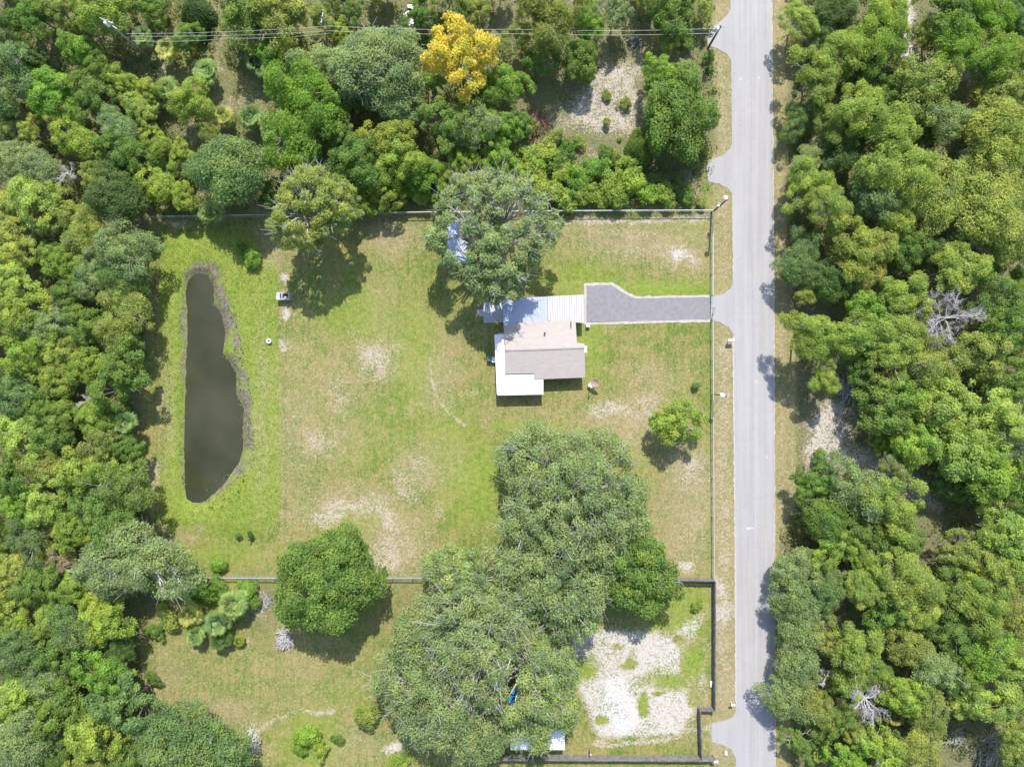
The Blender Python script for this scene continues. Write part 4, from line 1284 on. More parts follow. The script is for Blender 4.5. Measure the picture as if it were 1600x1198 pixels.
hero(512, 908, 84, 'mid green', 7.0, 'round dense dark green tree standing alone on the lower fence line', 'broadleaf_tree', 'broadleaf tree', .72, 170, 1.15, 52000, .3, 0, nl=30, twigs=0, bark=M_BARK, seed=3, lobes=.07, inner=.1, squash=(1, .97))
hero(883, 775, 112, 'grey-green', 7.5, 'big grey-green oak whose crown points up toward the house', seed=4, nclump=260, nleaf=62000, crad=1.0, gap=.16, lobes=.12, squash=(.97, 1.12), nl=200)
hero(962, 800, 52, 'grey-green', 6.0, 'right shoulder of the oak clump, a smaller grey oak beside the lawn', seed=41, nclump=90, nleaf=20000, nl=60)
hero(940, 868, 46, 'grey-green', 6.5, 'smaller grey oak joining the largest oak to the fresher green one', seed=45, nclump=80, nleaf=16000, gap=.15, crad=1.0, nl=60)
hero(812, 712, 34, 'grey-green', 5.0, 'small dark oak at the upper left foot of the big grey-green oak', seed=42, nclump=50, nleaf=9000, nl=30)
hero(1002, 900, 62, 'mid green', 6.0, 'fresher green round oak between the grey oak clump and board fence', seed=5, nclump=110, nleaf=24000, crad=.95, leaf=.3, gap=.15, lobes=.24, nl=50, twigs=2)
hero(862, 905, 92, 'grey-green', 7.5, 'grey-green oak in the middle of the oak clump, below the largest one', seed=6, nclump=220, nleaf=44000, gap=.18, crad=1.0, nl=170)
hero(722, 905, 72, 'pale green', 6.0, 'sparse pale oak with grey twigs at the upper left of the oak clump', seed=7, nclump=150, nleaf=22000, gap=.25, crad=.9, nl=130, twigs=5, lobes=.2, rbase=.34)
hero(672, 1000, 66, 'grey-green', 6.5, 'grey-green oak at the left edge of the clump, facing the round tree', seed=8, nclump=130, nleaf=32000, nl=90)
hero(760, 1000, 104, 'grey-green', 8.0, 'broad pale-limbed oak at the heart of the lower oak clump', seed=9, nclump=240, nleaf=46000, gap=.22, crad=1.0, lobes=.18, nl=220, twigs=6, holes_px=((804, 1079, 8), (799, 1094, 8)), sun_px=((803, 1081, 7), (798, 1094, 7)))
hero(672, 1090, 84, 'grey-green', 7.0, 'wide grey-green oak at the lower left corner of the oak clump', seed=10, nclump=200, nleaf=36000, gap=.2, crad=1.0, lobes=.2, nl=150, twigs=5)
hero(820, 1052, 84, 'pale green', 7.5, 'thin-leaved oak with pale forked limbs over the two blue barrels', seed=11, nclump=200, nleaf=34000, gap=.22, crad=1.0, nl=190, twigs=6, holes_px=((804, 1080, 8), (799, 1095, 8), (818, 1168, 8)), sun_px=((803, 1081, 7), (798, 1094, 7)))
hero(862, 1070, 44, 'pale green', 6.0, 'right-hand oak of the lower clump, overhanging the white sandy lot', holes_px=((804, 1080, 8),), seed=12, nclump=110, nleaf=20000, gap=.15, nl=90, twigs=5)
hero(745, 1140, 56, 'grey-green', 5.5, 'bottommost oak of the clump, left of the white outbuilding', seed=44, nclump=110, nleaf=20000, gap=.15, nl=80, twigs=4, holes_px=((799, 1093, 8),))
hero(842, 1126, 56, 'pale green', 6.0, 'loose oak above the white outbuilding roof at the bottom', seed=13, nclump=110, nleaf=17000, gap=.3, nl=90, twigs=5, holes_px=((868, 1150, 9), (818, 1168, 8), (799, 1094, 8), (804, 1081, 8)))
hero(766, 370, 105, 'grey-green', 8.5, 'wide open-crowned oak over the pale blue shed, shading the carport end', seed=14, nclump=300, nleaf=42000, gap=.30, crad=.85, nl=200, twigs=5, lobes=.10, holes_px=((712, 384, 11), (708, 358, 9), (724, 404, 8)), sun_px=((765, 480, 12), (790, 478, 10), (830, 475, 16), (735, 470, 8), (705, 445, 8), (760, 452, 7), (690, 500, 6), (715, 480, 6)), rbase=.36, squash=(1, .97), leaf=.3, inner=.12)
hero(590, 103, 76, 'grey-green', 6.5, 'large round grey-green oak below the power lines, left of the yellow tree', seed=15, nclump=170, nleaf=48000, nl=120, twigs=3, squash=(1.0, .8))
hero(717, 84, 56, 'golden yellow', 8.5, 'bright golden yellow tree below the power lines', 'broadleaf_tree', 'broadleaf tree', .8, 95, .85, 13000, .3, .25, nl=60, twigs=3, seed=16, lobes=.35, squash=(1.05, .86))
hero(490, 326, 74, 'olive', 9.0, 'tall olive green tree leaning over the upper fence, casting a long lawn shadow', 'broadleaf_tree', 'broadleaf tree', .7, 210, .75, 32000, .25, .34, nl=110, twigs=4, seed=17, lobes=.2, inner=.12, squash=(1, .85))
hero(1062, 178, 62, 'mid green', 5.5, 'big mid green tree beside the verge between the two upper aprons', 'broadleaf_tree', 'broadleaf tree', .75, 120, 1.1, 34000, .28, .02, nl=40, twigs=1, seed=18, squash=(.88, 1.1))
hero(1050, 664, 38, 'lime green', 4.2, 'lime green tree standing alone on the lawn near the verge fence', 'broadleaf_tree', 'broadleaf tree', .75, 90, .65, 11000, .25, .28, nl=80, twigs=4, seed=19, lobes=.32, rbase=.14)
hero(359, 268, 56, 'blue-green', 8.0, 'large blue-green rounded oak above the pond\'s upper end', seed=20, nclump=110, nleaf=32000, nl=60)
hero(215, 872, 78, 'grey-green', 6.0, 'large grey oak at the wood\'s edge by the lower fence\'s left end', seed=21, nclump=170, nleaf=34000, gap=.2, lobes=.24, nl=140, twigs=4, squash=(1.08, .82))
hero(290, 1172, 78, 'blue-green', 6.0, 'large dusky blue-green oak on the bottom edge, left of the sandy track', seed=22, nclump=170, nleaf=48000, nl=100, squash=(1.1, .85))

# vine-draped cones
for (x, y, r_, hh, lab) in ((1003, 228, 25, 4.0, 'dense lime cone of vines beside the sandy clearing\'s lower right corner'), (303, 20, 27, 4.5, 'dense green vine-covered cone at the top edge, left of the sandy track')):
    r = np.random.default_rng(int(x))
    n = 9000; a = r.uniform(0, 6.28, n); z = r.uniform(0, 1, n)
    Rr_ = (r_ / S) * (1 - z ** 1.7) ** .6 * (1 + .10 * np.sin(4 * a + 1))
    P = np.stack([Rr_ * np.cos(a) * .85, Rr_ * np.sin(a) * 1.25, z * hh], 1) + r.normal(0, .07, (n, 3))
    nn_ = np.stack([np.cos(a), np.sin(a), np.full(n, .6)], 1)
    me = leaves_from(P, nn_, .24, r, M_LEAF, 'vine_foliage', tint=np.clip(r.normal(.5, .16, n), 0, 1), rnd=.4)
    p = at(x, y, hh * .6)
    root = empty('vine_covered_tree', (p.x, p.y, 0)); tag(root, lab, 'vine-covered tree')
    o = bpy.data.objects.new('crown', me); COL.objects.link(o); o.parent = root; o.color = ((.14, .21, .03, 1) if x > 500 else (.07, .13, .03, 1))
    tb = MB().tube([(p.x, p.y, 0), (p.x, p.y, hh * .8)], [.15, .05], 7).build('trunk', M_BARK, root)

# bare dead trees
def dead_tree(px, py, rpx, h, label, seed, nb_=26, mat=M_DEADWOOD, fine=9):
    r = np.random.default_rng(seed)
    p = at(px, py, h); Rm = rpx / S * (H - h) / H
    root = empty('dead_tree', (p.x, p.y, 0)); tag(root, label, 'dead tree')
    mb = MB().tube([(p.x, p.y, -.1), (p.x + .1, p.y, h * .5), (p.x, p.y, h * .8)], [.22, .18, .14], 8)
    mb.build('trunk', mat, root)
    br = MB()
    for k in range(max(8, int(nb_ * .55))):
        a = k * 2.4 + r.normal(0, .3); L = Rm * r.uniform(.6, 1.05); z0 = h * r.uniform(.62, .85)
        s = Vector((p.x, p.y, z0)); e = s + Vector((L * math.cos(a), L * math.sin(a), r.uniform(.2, .7) * L))
        m0 = s.lerp(e, .3) + Vector(tuple(r.normal(0, .07, 3))) * L
        m1 = s.lerp(e, .65) + Vector(tuple(r.normal(0, .10, 3))) * L
        br.tube([s, m0, m1, e], [.10, .07, .045, .012], 5)
        for j in range(fine * 2):
            t = r.uniform(.1, .95)
            b = m0.lerp(m1, t * 2) if t < .5 else m1.lerp(e, t * 2 - 1)
            a2 = a + r.choice([-1, 1]) * r.uniform(.3, 1.2)
            q = b + Vector((math.cos(a2), math.sin(a2), r.normal(.25, .4))) * L * r.uniform(.12, .42)
            mq = b.lerp(q, .5) + Vector(tuple(r.normal(0, .05, 3))) * L
            br.tube([b, mq, q], [.03, .022, .010], 4, cap=False)
            for _ in range(5):
                q2 = b.lerp(q, r.uniform(.3, 1)); q3 = q2 + Vector(tuple(r.normal(0, .09, 3))) * L
                br.tube([q2, q3], [.016, .008], 3, cap=False)
    br.build('branches', mat, root)
    return root


dead_tree(1489, 495, 43, 9.5, 'large bare silver dead tree spreading in the right wood', 1, 30)
dead_tree(1357, 1095, 32, 5.5, 'dense bushy grey dead tree near the bottom of the right wood', 2, 46, fine=8)
dead_tree(1296, 1062, 16, 6.0, 'small bleached dead crown left of the bushy grey dead tree', 3, 16)
dead_tree(97, 268, 17, 5.5, 'small bare grey tree in the upper left wood', 4, 14)
dead_tree(72, 470, 16, 6.5, 'bare grey branches in the left wood, level with the barbecue', 5, 12)
dead_tree(128, 628, 14, 6.0, 'bare twiggy top in the left wood, level with the pond\'s middle', 6, 12)
dead_tree(1302, 300, 15, 6.5, 'bare grey twigs among bright pines level with the upper apron', 7, 12)
dead_tree(1372, 872, 14, 6.5, 'bare dark-grey twigs between lime crowns right of the road', 8, 12)

# palms
def palm_mesh(seed, nf=40, L=1.5, name='fronds'):
    r = np.random.default_rng(seed)
    vs = []; fs = []; tt = []
    for k in range(nf):
        a = k * 2.4 + r.normal(0, .15); el = r.uniform(-.2, .8) if k > 16 else r.uniform(.05, .75)
        d = Vector((math.cos(a) * math.cos(el), math.sin(a) * math.cos(el), math.sin(el)))
        side = Vector((-math.sin(a), math.cos(a), 0)); upv = d.cross(side) * -1
        st = d * L * (r.uniform(.25, .5) if k > 16 else r.uniform(.0, .15))
        tint = r.uniform(.2, .9)
        fl = 1.0 if k > 16 else .62
        for j in range(15):     # blades of the fan
            th = (j - 7) / 7 * 1.15
            bd = (d * math.cos(th) + side * math.sin(th)).normalized()
            l = fl * L * (.62 - .12 * abs(th)) * r.uniform(.85, 1.1)
            w_ = (side * math.cos(th) - d * math.sin(th)) * .045 * L
            tip = st + bd * l - Vector((0, 0, .22 * l + .1 * l * r.random())) - upv * .02
            mid = st + bd * l * .55
            i = len(vs)
            vs += [st, mid - w_, tip, mid + w_]
            fs += [i, i + 1, i + 2, i + 3]; tt.append(tint + r.normal(0, .12))
    return mesh_np(name, np.array([tuple(v) for v in vs]), np.array(fs), 4, M_LEAF, tint=np.clip(tt, 0, 1))


PALMS = [palm_mesh(40 + k) for k in range(4)]
TRK = MB().tube([(0, 0, -1.0), (0, 0, -.5), (0, 0, .1)], [.16, .14, .1], 8)
tme = bpy.data.meshes.new('trunk'); tme.from_pydata(TRK.v, [], TRK.f); tme.materials.append(M_BARK)


def palm(px, py, rpx, col, h, label, group='fan palms in the scrub'):
    h = max(h, .8)
    p = at(px, py, h); r = np.random.default_rng(int(px + py)); s = rpx / S / 1.6
    root = empty('fan_palm', (p.x, p.y, 0)); tag(root, label, 'palm', group)
    o = bpy.data.objects.new('fronds', PALMS[int(px) % 4]); COL.objects.link(o); o.parent = root
    o.location = (0, 0, h); o.scale = (s, s, s); o.rotation_euler = (0, 0, r.uniform(0, 6)); o.color = col + (1,)
    o = bpy.data.objects.new('trunk', tme); COL.objects.link(o); o.parent = root
    o.location = (0, 0, h); o.scale = (1, 1, h)
    return root


pg, py_, pb = (.28, .38, .13), (.38, .42, .12), (.22, .33, .12)
for a in [(60, 105, 23, pg, 3.0, 'pale fan palm in the upper left wood near the photo\'s left edge'),
          (196, 133, 23, pg, 3.0, 'pale fan palm left of centre of the upper palm patch, below the double crossarm pole'),
          (225, 58, 20, pb, 4, 'grey-green palm beside the double crossarm pole'),
          (262, 78, 22, py_, 3, 'yellowish palm right of the double crossarm pole, above the white ground patch'),
          (262, 140, 24, pg, 2.6, 'fan palm in the middle of the upper palm patch'),
          (240, 160, 20, pb, 2.6, 'fan palm at the lower side of the upper palm patch, next to yellow shrub'),
          (322, 112, 24, pg, 2.6, 'round fan palm at the left edge of the upper sandy track'),
          (352, 183, 20, py_, 2.2, 'yellow-tinged fan palm, left of a touching pair above the blue-green oak'),
          (392, 184, 24, pb, 2.4, 'greener fan palm, right of a touching pair above the blue-green oak'),
          (405, 96, 26, pb, 3.2, 'dark fan palm right of the upper sandy track, below the power lines'),
          (258, 268, 18, pg, 2.4, 'small pale palm among lime shrubs left of the blue-green oak'),
          (331, 332, 24, pg, 2.6, 'pale fan palm overhanging the upper fence above the pond'),
          (298, 958, 24, py_, 2.4, 'yellowest palm, left member of the palmetto clump below the lower fence'),
          (340, 972, 26, pb, 2.8, 'bluish palm in the middle of the palmetto clump below the lower fence'),
          (366, 943, 28, pg, 3.2, 'tallest palm at the upper right of the palmetto clump'),
          (308, 992, 20, pg, 1.8, 'low pale palm at the lower left of the palmetto clump'),
          (345, 998, 20, (.14, .24, .05), 2.0, 'fresh green palm at the bottom of the palmetto clump'),
          (374, 1001, 11, (.26, .30, .05), .9, 'tiny lime palm below the palmetto clump, by the twigs'),
          (196, 660, 22, pb, 4.5, 'bluish palm sticking out of the left wood toward the pond'),
          (1320, 1124, 26, (.12, .18, .05), 3.0, 'green fan palm left of the bushy grey dead tree'),
          (1283, 1178, 16, (.26, .34, .08), 2.6, 'lime green palm near the bottom edge, right of the road'),
          (418, 545 - 340, 14, pb, 2.0, 'small palm at the left foot of the bright green tree above the fence'),
          (1395, 1118, 18, (.24, .26, .07), 3.0, 'yellow-green palm just right of the bushy grey dead tree')]:
    palm(*a)

# ------------------------------------------------------------------ the woods, crown by crown (px, py, radius, colour, kind[, height])
G_, B_, L_, O_, D_, Y_, K_, X_, W_, P_k = ('mid green', 'bright green', 'lime green', 'olive', 'dark green', 'yellow-green', 'blue-green', 'grey-green', 'olive-yellow', 'pinkish brown')
LEFT = [(50, 20, 34, G_, 'broad'), (168, 12, 46, L_, 'broad'), (95, 18, 30, O_, 'broad'), (235, 12, 26, G_, 'broad'), (10, 60, 32, D_, 'broad'),
        (130, 80, 30, B_, 'broad'), (150, 113, 27, G_, 'broad'), (15, 120, 46, K_, 'oak'), (88, 148, 40, B_, 'broad'), (140, 150, 34, G_, 'broad'),
        (216, 172, 26, W_, 'broad'), (302, 160, 32, L_, 'broad'), (122, 215, 34, L_, 'broad'), (186, 200, 32, X_, 'oak'), (196, 243, 36, G_, 'broad'),
        (246, 224, 24, L_, 'broad'), (45, 205, 24, W_, 'loose'), (15, 250, 36, X_, 'oak'), (63, 262, 34, X_, 'oak'), (150, 274, 28, O_, 'loose'),
        (245, 286, 30, L_, 'broad'), (283, 246, 22, L_, 'broad'), (188, 310, 44, D_, 'oak'), (283, 308, 24, L_, 'broad'), (50, 318, 40, Y_, 'broad'),
        (8, 322, 26, W_, 'broad'), (98, 324, 26, W_, 'loose'), (20, 360, 30, W_, 'loose'), (130, 360, 34, O_, 'oak'), (192, 386, 46, X_, 'oak'),
        (70, 352, 22, P_k, 'loose'), (30, 400, 30, W_, 'broad'), (105, 412, 30, L_, 'broad'), (20, 440, 36, Y_, 'broad'), (145, 430, 34, X_, 'oak'),
        (115, 460, 30, G_, 'broad'), (30, 486, 40, L_, 'broad'), (195, 440, 38, D_, 'oak'), (198, 480, 40, O_, 'oak'), (188, 522, 38, O_, 'oak'),
        (138, 505, 34, G_, 'broad'), (75, 510, 34, X_, 'oak'), (45, 556, 38, L_, 'broad'), (100, 548, 30, W_, 'broad'), (140, 576, 34, L_, 'broad'),
        (192, 586, 44, G_, 'broad'), (84, 596, 32, L_, 'broad'), (20, 612, 38, K_, 'oak'), (60, 640, 30, G_, 'broad'), (100, 650, 32, L_, 'broad'),
        (150, 652, 30, L_, 'broad'), (28, 684, 40, Y_, 'broad'), (80, 690, 34, G_, 'broad'), (158, 690, 34, O_, 'loose'), (196, 700, 26, G_, 'broad'),
        (70, 728, 36, O_, 'oak'), (130, 734, 38, L_, 'broad'), (21, 745, 38, G_, 'broad'), (192, 762, 46, G_, 'oak'), (77, 786, 36, Y_, 'broad'),
        (25, 795, 32, B_, 'broad'), (150, 796, 38, G_, 'broad'), (175, 815, 44, G_, 'oak'), (120, 830, 32, L_, 'broad'), (46, 842, 34, K_, 'oak'),
        (62, 862, 22, W_, 'broad'), (90, 822, 22, W_, 'broad'), (21, 894, 34, W_, 'broad'), (97, 878, 24, P_k, 'loose'), (60, 914, 36, G_, 'broad'),
        (125, 908, 32, L_, 'broad'), (165, 962, 38, L_, 'broad'), (116, 980, 38, K_, 'oak'), (78, 962, 30, Y_, 'broad'), (21, 975, 32, L_, 'broad'),
        (28, 1018, 42, K_, 'oak'), (98, 1020, 38, G_, 'broad'), (190, 1005, 26, D_, 'oak'), (70, 1060, 38, X_, 'oak'), (168, 1050, 42, B_, 'broad'),
        (21, 1086, 38, Y_, 'broad'), (91, 1106, 44, G_, 'broad'), (196, 1098, 46, K_, 'broad'), (150, 1150, 44, L_, 'broad'), (38, 1158, 50, X_, 'oak'),
        (86, 1190, 30, G_, 'oak'), (140, 1200, 34, O_, 'broad'), (195, 1185, 34, G_, 'oak')]
TOP = [(440, 22, 46, O_, 'broad'), (386, 26, 42, G_, 'broad'), (500, 24, 28, O_, 'loose'), (550, 16, 22, G_, 'loose'), (500, 98, 36, X_, 'oak', 5.5),
       (622, 158, 42, X_, 'oak', 5.5), (477, 148, 54, B_, 'pine', 7), (470, 215, 58, B_, 'pine', 6.5), (533, 216, 32, G_, 'broad'), (558, 262, 40, G_, 'broad'),
       (610, 222, 38, L_, 'broad'), (628, 254, 36, L_, 'broad'), (668, 274, 32, B_, 'broad', 3), (600, 298, 30, L_, 'broad', 3), (703, 270, 24, L_, 'broad', 3),
       (706, 196, 40, G_, 'broad'), (738, 200, 38, X_, 'oak'), (789, 200, 30, B_, 'broad', 3.5), (795, 128, 30, B_, 'broad'), (775, 243, 32, B_, 'broad', 3.2),
       (752, 148, 30, G_, 'broad'), (728, 246, 24, L_, 'broad', 3), (560, 312, 26, L_, 'broad', 2.8), (428, 308, 26, G_, 'broad', 4), (548, 335, 16, Y_, 'broad', 3.5), (525, 285, 26, G_, 'broad', 3), (860, 21, 50, O_, 'pine', 8),
       (901, 98, 34, G_, 'broad', 3.6), (903, 86, 14, L_, 'broad', 5.5), (962, 14, 30, X_, 'loose', 5), (1050, 12, 42, G_, 'broad', 5.5), (1035, 122, 34, B_, 'broad', 5), (812, 196, 24, G_, 'broad', 3),
       (815, 55, 30, O_, 'loose', 5), (655, 25, 24, G_, 'loose', 3), (1100, 14, 20, O_, 'loose', 3), (540, 150, 26, G_, 'oak', 4), (745, 10, 26, O_, 'loose', 3.5), (715, 20, 18, G_, 'loose', 3)]
RIGHT = [(1250, 30, 30, Y_, 'loose', 6), (1302, 14, 34, D_, 'oak', 4), (1285, 50, 26, D_, 'oak', 3.5), (1388, 20, 32, Y_, 'pine', 7), (1376, 58, 46, B_, 'pine', 8), (1322, 78, 38, Y_, 'pine', 7.5),
         (1282, 114, 42, Y_, 'pine', 6.5), (1355, 118, 38, D_, 'oak', 5), (1488, 22, 42, G_, 'broad', 7), (1537, 22, 38, B_, 'pine', 8), (1582, 30, 34, D_, 'broad', 6),
         (1495, 72, 42, B_, 'pine', 8), (1552, 90, 40, B_, 'pine', 8), (1447, 140, 50, O_, 'broad', 7), (1393, 142, 32, G_, 'broad', 5), (1552, 142, 36, W_, 'broad', 6),
         (1592, 96, 32, L_, 'broad', 6), (1341, 172, 40, Y_, 'pine', 8.5), (1390, 200, 44, Y_, 'pine', 8.5), (1249, 190, 28, K_, 'oak', 3.5), (1303, 196, 36, O_, 'pine', 6),
         (1488, 190, 38, X_, 'oak', 6.5), (1552, 215, 56, W_, 'pine', 8), (1405, 266, 52, Y_, 'pine', 9), (1376, 300, 46, X_, 'pine', 7), (1317, 238, 38, D_, 'oak', 5),
         (1264, 245, 26, X_, 'oak', 4), (1260, 288, 35, Y_, 'pine', 6.5), (1298, 324, 36, Y_, 'pine', 7), (1404, 336, 32, Y_, 'pine', 7), (1466, 308, 50, W_, 'oak', 7.5),
         (1541, 326, 60, W_, 'oak', 8), (1530, 266, 42, O_, 'oak', 7), (1585, 287, 42, O_, 'oak', 7), (1341, 388, 46, W_, 'pine', 7), (1254, 389, 30, K_, 'oak', 4.5),
         (1425, 389, 32, G_, 'broad', 6), (1471, 396, 32, D_, 'broad', 5.5), (1575, 372, 46, O_, 'oak', 7), (1250, 425, 34, K_, 'oak', 5), (1348, 416, 38, W_, 'pine', 6.5),
         (1497, 420, 40, Y_, 'pine', 8), (1408, 466, 40, Y_, 'pine', 7.5), (1362, 477, 34, B_, 'broad', 6), (1300, 440, 34, D_, 'oak', 5), (1273, 526, 40, Y_, 'pine', 8), (1288, 592, 24, Y_, 'pine', 6),
         (1338, 526, 42, Y_, 'pine', 7), (1404, 514, 42, Y_, 'pine', 7.5), (1397, 556, 38, Y_, 'pine', 7.5), (1460, 568, 42, O_, 'oak', 6.5), (1530, 556, 42, O_, 'broad', 7),
         (1571, 522, 42, G_, 'broad', 7), (1567, 470, 42, G_, 'oak', 7), (1345, 572, 30, G_, 'broad', 5), (1390, 640, 46, G_, 'broad', 6), (1434, 628, 36, B_, 'broad', 6),
         (1482, 636, 48, Y_, 'broad', 7), (1545, 646, 48, Y_, 'broad', 7), (1578, 598, 36, G_, 'broad', 6.5), (1376, 692, 17, L_, 'broad', 2.5), (1432, 700, 36, L_, 'broad', 6),
         (1495, 708, 50, Y_, 'broad', 7), (1548, 732, 50, B_, 'broad', 7), (1582, 688, 40, X_, 'oak', 6.5), (1485, 757, 28, G_, 'broad', 4), (1590, 765, 34, G_, 'broad', 6),
         (1330, 762, 46, X_, 'oak', 5.5), (1272, 752, 30, G_, 'broad', 4), (1392, 790, 48, Y_, 'pine', 6.5), (1290, 815, 40, G_, 'oak', 5), (1296, 852, 32, L_, 'broad', 5),
         (1345, 838, 36, G_, 'broad', 5), (1400, 850, 36, G_, 'broad', 5), (1252, 888, 40, X_, 'oak', 4.5), (1294, 915, 34, K_, 'oak', 5), (1347, 874, 28, L_, 'broad', 6),
         (1350, 918, 32, Y_, 'pine', 7), (1413, 905, 48, Y_, 'pine', 8), (1385, 945, 34, G_, 'broad', 6), (1432, 948, 34, Y_, 'pine', 7), (1238, 938, 42, X_, 'oak', 4.5), (1250, 985, 42, X_, 'oak', 4.8),
         (1290, 995, 34, O_, 'loose', 5), (1338, 1018, 42, Y_, 'pine', 7.5), (1245, 1040, 40, X_, 'oak', 4.8), (1232, 1092, 42, X_, 'oak', 4.5), (1272, 1100, 30, O_, 'oak', 4.5), (1410, 1085, 34, L_, 'broad', 5.5),
         (1500, 862, 34, O_, 'loose', 5), (1562, 830, 42, Y_, 'broad', 6.5), (1540, 888, 40, O_, 'broad', 6), (1590, 880, 36, Y_, 'broad', 6.5), (1530, 945, 46, Y_, 'pine', 7), (1478, 925, 38, G_, 'broad', 5.5),
         (1588, 960, 40, O_, 'oak', 6), (1478, 985, 36, G_, 'broad', 5.5), (1418, 1010, 36, O_, 'oak', 5.5), (1540, 1015, 42, B_, 'oak', 6), (1590, 1035, 38, Y_, 'pine', 6.5), (1462, 1040, 38, X_, 'oak', 5.5),
         (1500, 1062, 34, G_, 'broad', 5), (1448, 1108, 36, O_, 'oak', 5), (1566, 1088, 42, Y_, 'broad', 6.5), (1520, 1100, 30, Y_, 'broad', 5), (1592, 1150, 36, O_, 'oak', 6), (1430, 1170, 36, O_, 'oak', 5), (1375, 1168, 40, L_, 'loose', 5), (1325, 1190, 34, B_, 'broad', 4), (1250, 1160, 28, G_, 'loose', 4), (1340, 1150, 22, O_, 'broad', 4)]
ZONES = {}
for zn, lst in (('left', LEFT), ('top', TOP), ('right', RIGHT)):
    ZONES[zn] = []
    for a in lst:
        t_ = tree(*a)
        ZONES[zn].append((t_,) + a[:4] + (a[4],))

# fill the remaining gaps in the woods
def inside1(x, y, pts):
    return bool(inside(np.array([float(x)]), np.array([float(y)]), pts)[0])


placed = [(a[0], a[1], a[2]) for a in LEFT + TOP + RIGHT] + [(359, 268, 56), (215, 872, 78), (290, 1172, 78), (490, 328, 70), (590, 103, 72), (717, 84, 56), (1062, 178, 60), (1003, 228, 30), (303, 20, 30), (1489, 495, 34), (1357, 1095, 30)]
KEEPOUT = [(200, 60, 26), (343, 60, 22), (345, 115, 28), (345, 165, 26), (400, 140, 30), (330, 110, 20), (245, 112, 14), (1413, 30, 22), (1415, 80, 24), (1428, 115, 22), (1300, 640, 50), (1290, 700, 50), (1360, 700, 22), (1440, 745, 22), (1330, 665, 30), (1475, 790, 18), (900, 160, 60), (960, 130, 60), (960, 200, 60),
           (990, 70, 34), (1085, 270, 30), (640, 20, 26), (700, 50, 20), (1270, 780 - 60, 26), (1450, 800, 14), (240, 60, 20), (1240, 560, 10), (1440, 870, 14), (1510, 800, 30), (1102, 58, 34), (1110, 110, 24), (1520, 1160, 60), (800, 25, 30), (420, 240, 10)]
fr = np.random.default_rng(99)
nfill = 0
for it in range(9000):
    if nfill >= 62: break
    x, y = fr.uniform(-25, 1625), fr.uniform(-25, 1222)
    zone = 'left' if inside1(x, y, LEFTWOOD) and x < 330 else ('right' if inside1(x - 22, y, RIGHTWOOD) else ('top' if inside1(x, y, TOPWOOD) and y < 215 else None))
    if zone is None: continue
    rr = fr.uniform(17, 34) * (1 if it < 5000 else .7)
    if any(math.hypot(x - a, y - b) < .80 * (c + rr) - 4 for a, b, c in placed): continue
    if any(math.hypot(x - a, y - b) < c + rr * .8 for a, b, c in KEEPOUT): continue
    ch = {'left': [L_, G_, O_, X_, Y_, D_, W_], 'top': [G_, B_, O_, L_], 'right': [O_, Y_, G_, D_, X_, W_]}[zone]
    c = ch[int(fr.integers(len(ch)))]
    k = {'left': ['broad', 'broad', 'oak'], 'top': ['broad', 'loose'], 'right': ['pine', 'broad', 'oak']}[zone][int(fr.integers(2 if zone == 'top' else 3))]
    t_ = tree(x, y, rr, c, k, (3.2 if zone != 'right' else 4.2) + rr * .02)
    placed.append((x, y, rr)); ZONES[zone].append((t_, x, y, rr, c, k)); nfill += 1

# shrubs along the upper fence and in the open
SHR = [(850, 240, 20, L_), (870, 252, 18, G_), (886, 236, 15, G_), (903, 285, 22, B_), (931, 262, 20, B_), (955, 288, 24, L_), (915, 305, 20, L_), (985, 282, 24, L_), (1012, 300, 20, B_), (1040, 303, 17, L_),
       (1075, 306, 15, G_), (862, 300, 22, L_), (886, 312, 17, Y_), (842, 290, 20, L_), (822, 248, 24, L_), (945, 243, 15, G_), (985, 256, 18, L_), (838, 262, 18, B_), (968, 310, 18, G_), (940, 312, 15, L_),
       (1024, 282, 14, G_), (1056, 292, 12, G_), (880, 272, 18, L_), (810, 270, 20, B_), (748, 270, 22, L_), (790, 262, 18, B_), (660, 306, 16, L_), (640, 288, 20, B_),
       (960, 248, 12, O_), (868, 215, 14, O_), (905, 222, 10, O_), (1107, 88, 9, G_), (1108, 110, 7, G_), (1070, 70, 12, G_), (1100, 235, 9, O_), (1095, 318, 9, O_)]
ordn = ['first', 'second', 'third', 'fourth', 'fifth', 'sixth', 'seventh', 'eighth', 'ninth', 'tenth', 'eleventh', 'twelfth', 'thirteenth', 'fourteenth', 'fifteenth', 'sixteenth', 'seventeenth', 'eighteenth']
by = {}
for s_ in SHR: by.setdefault(s_[3], []).append(s_)
for c, ls in by.items():
    ls.sort(key=lambda q: q[0])
    for i, s_ in enumerate(ls):
        lab = f'{c} shrub in the thicket above the upper fence, {ordn[i]} of its colour from left'
        tree(s_[0], s_[1], s_[2], c, 'shrub', None, lab, 'shrubs above the upper fence')
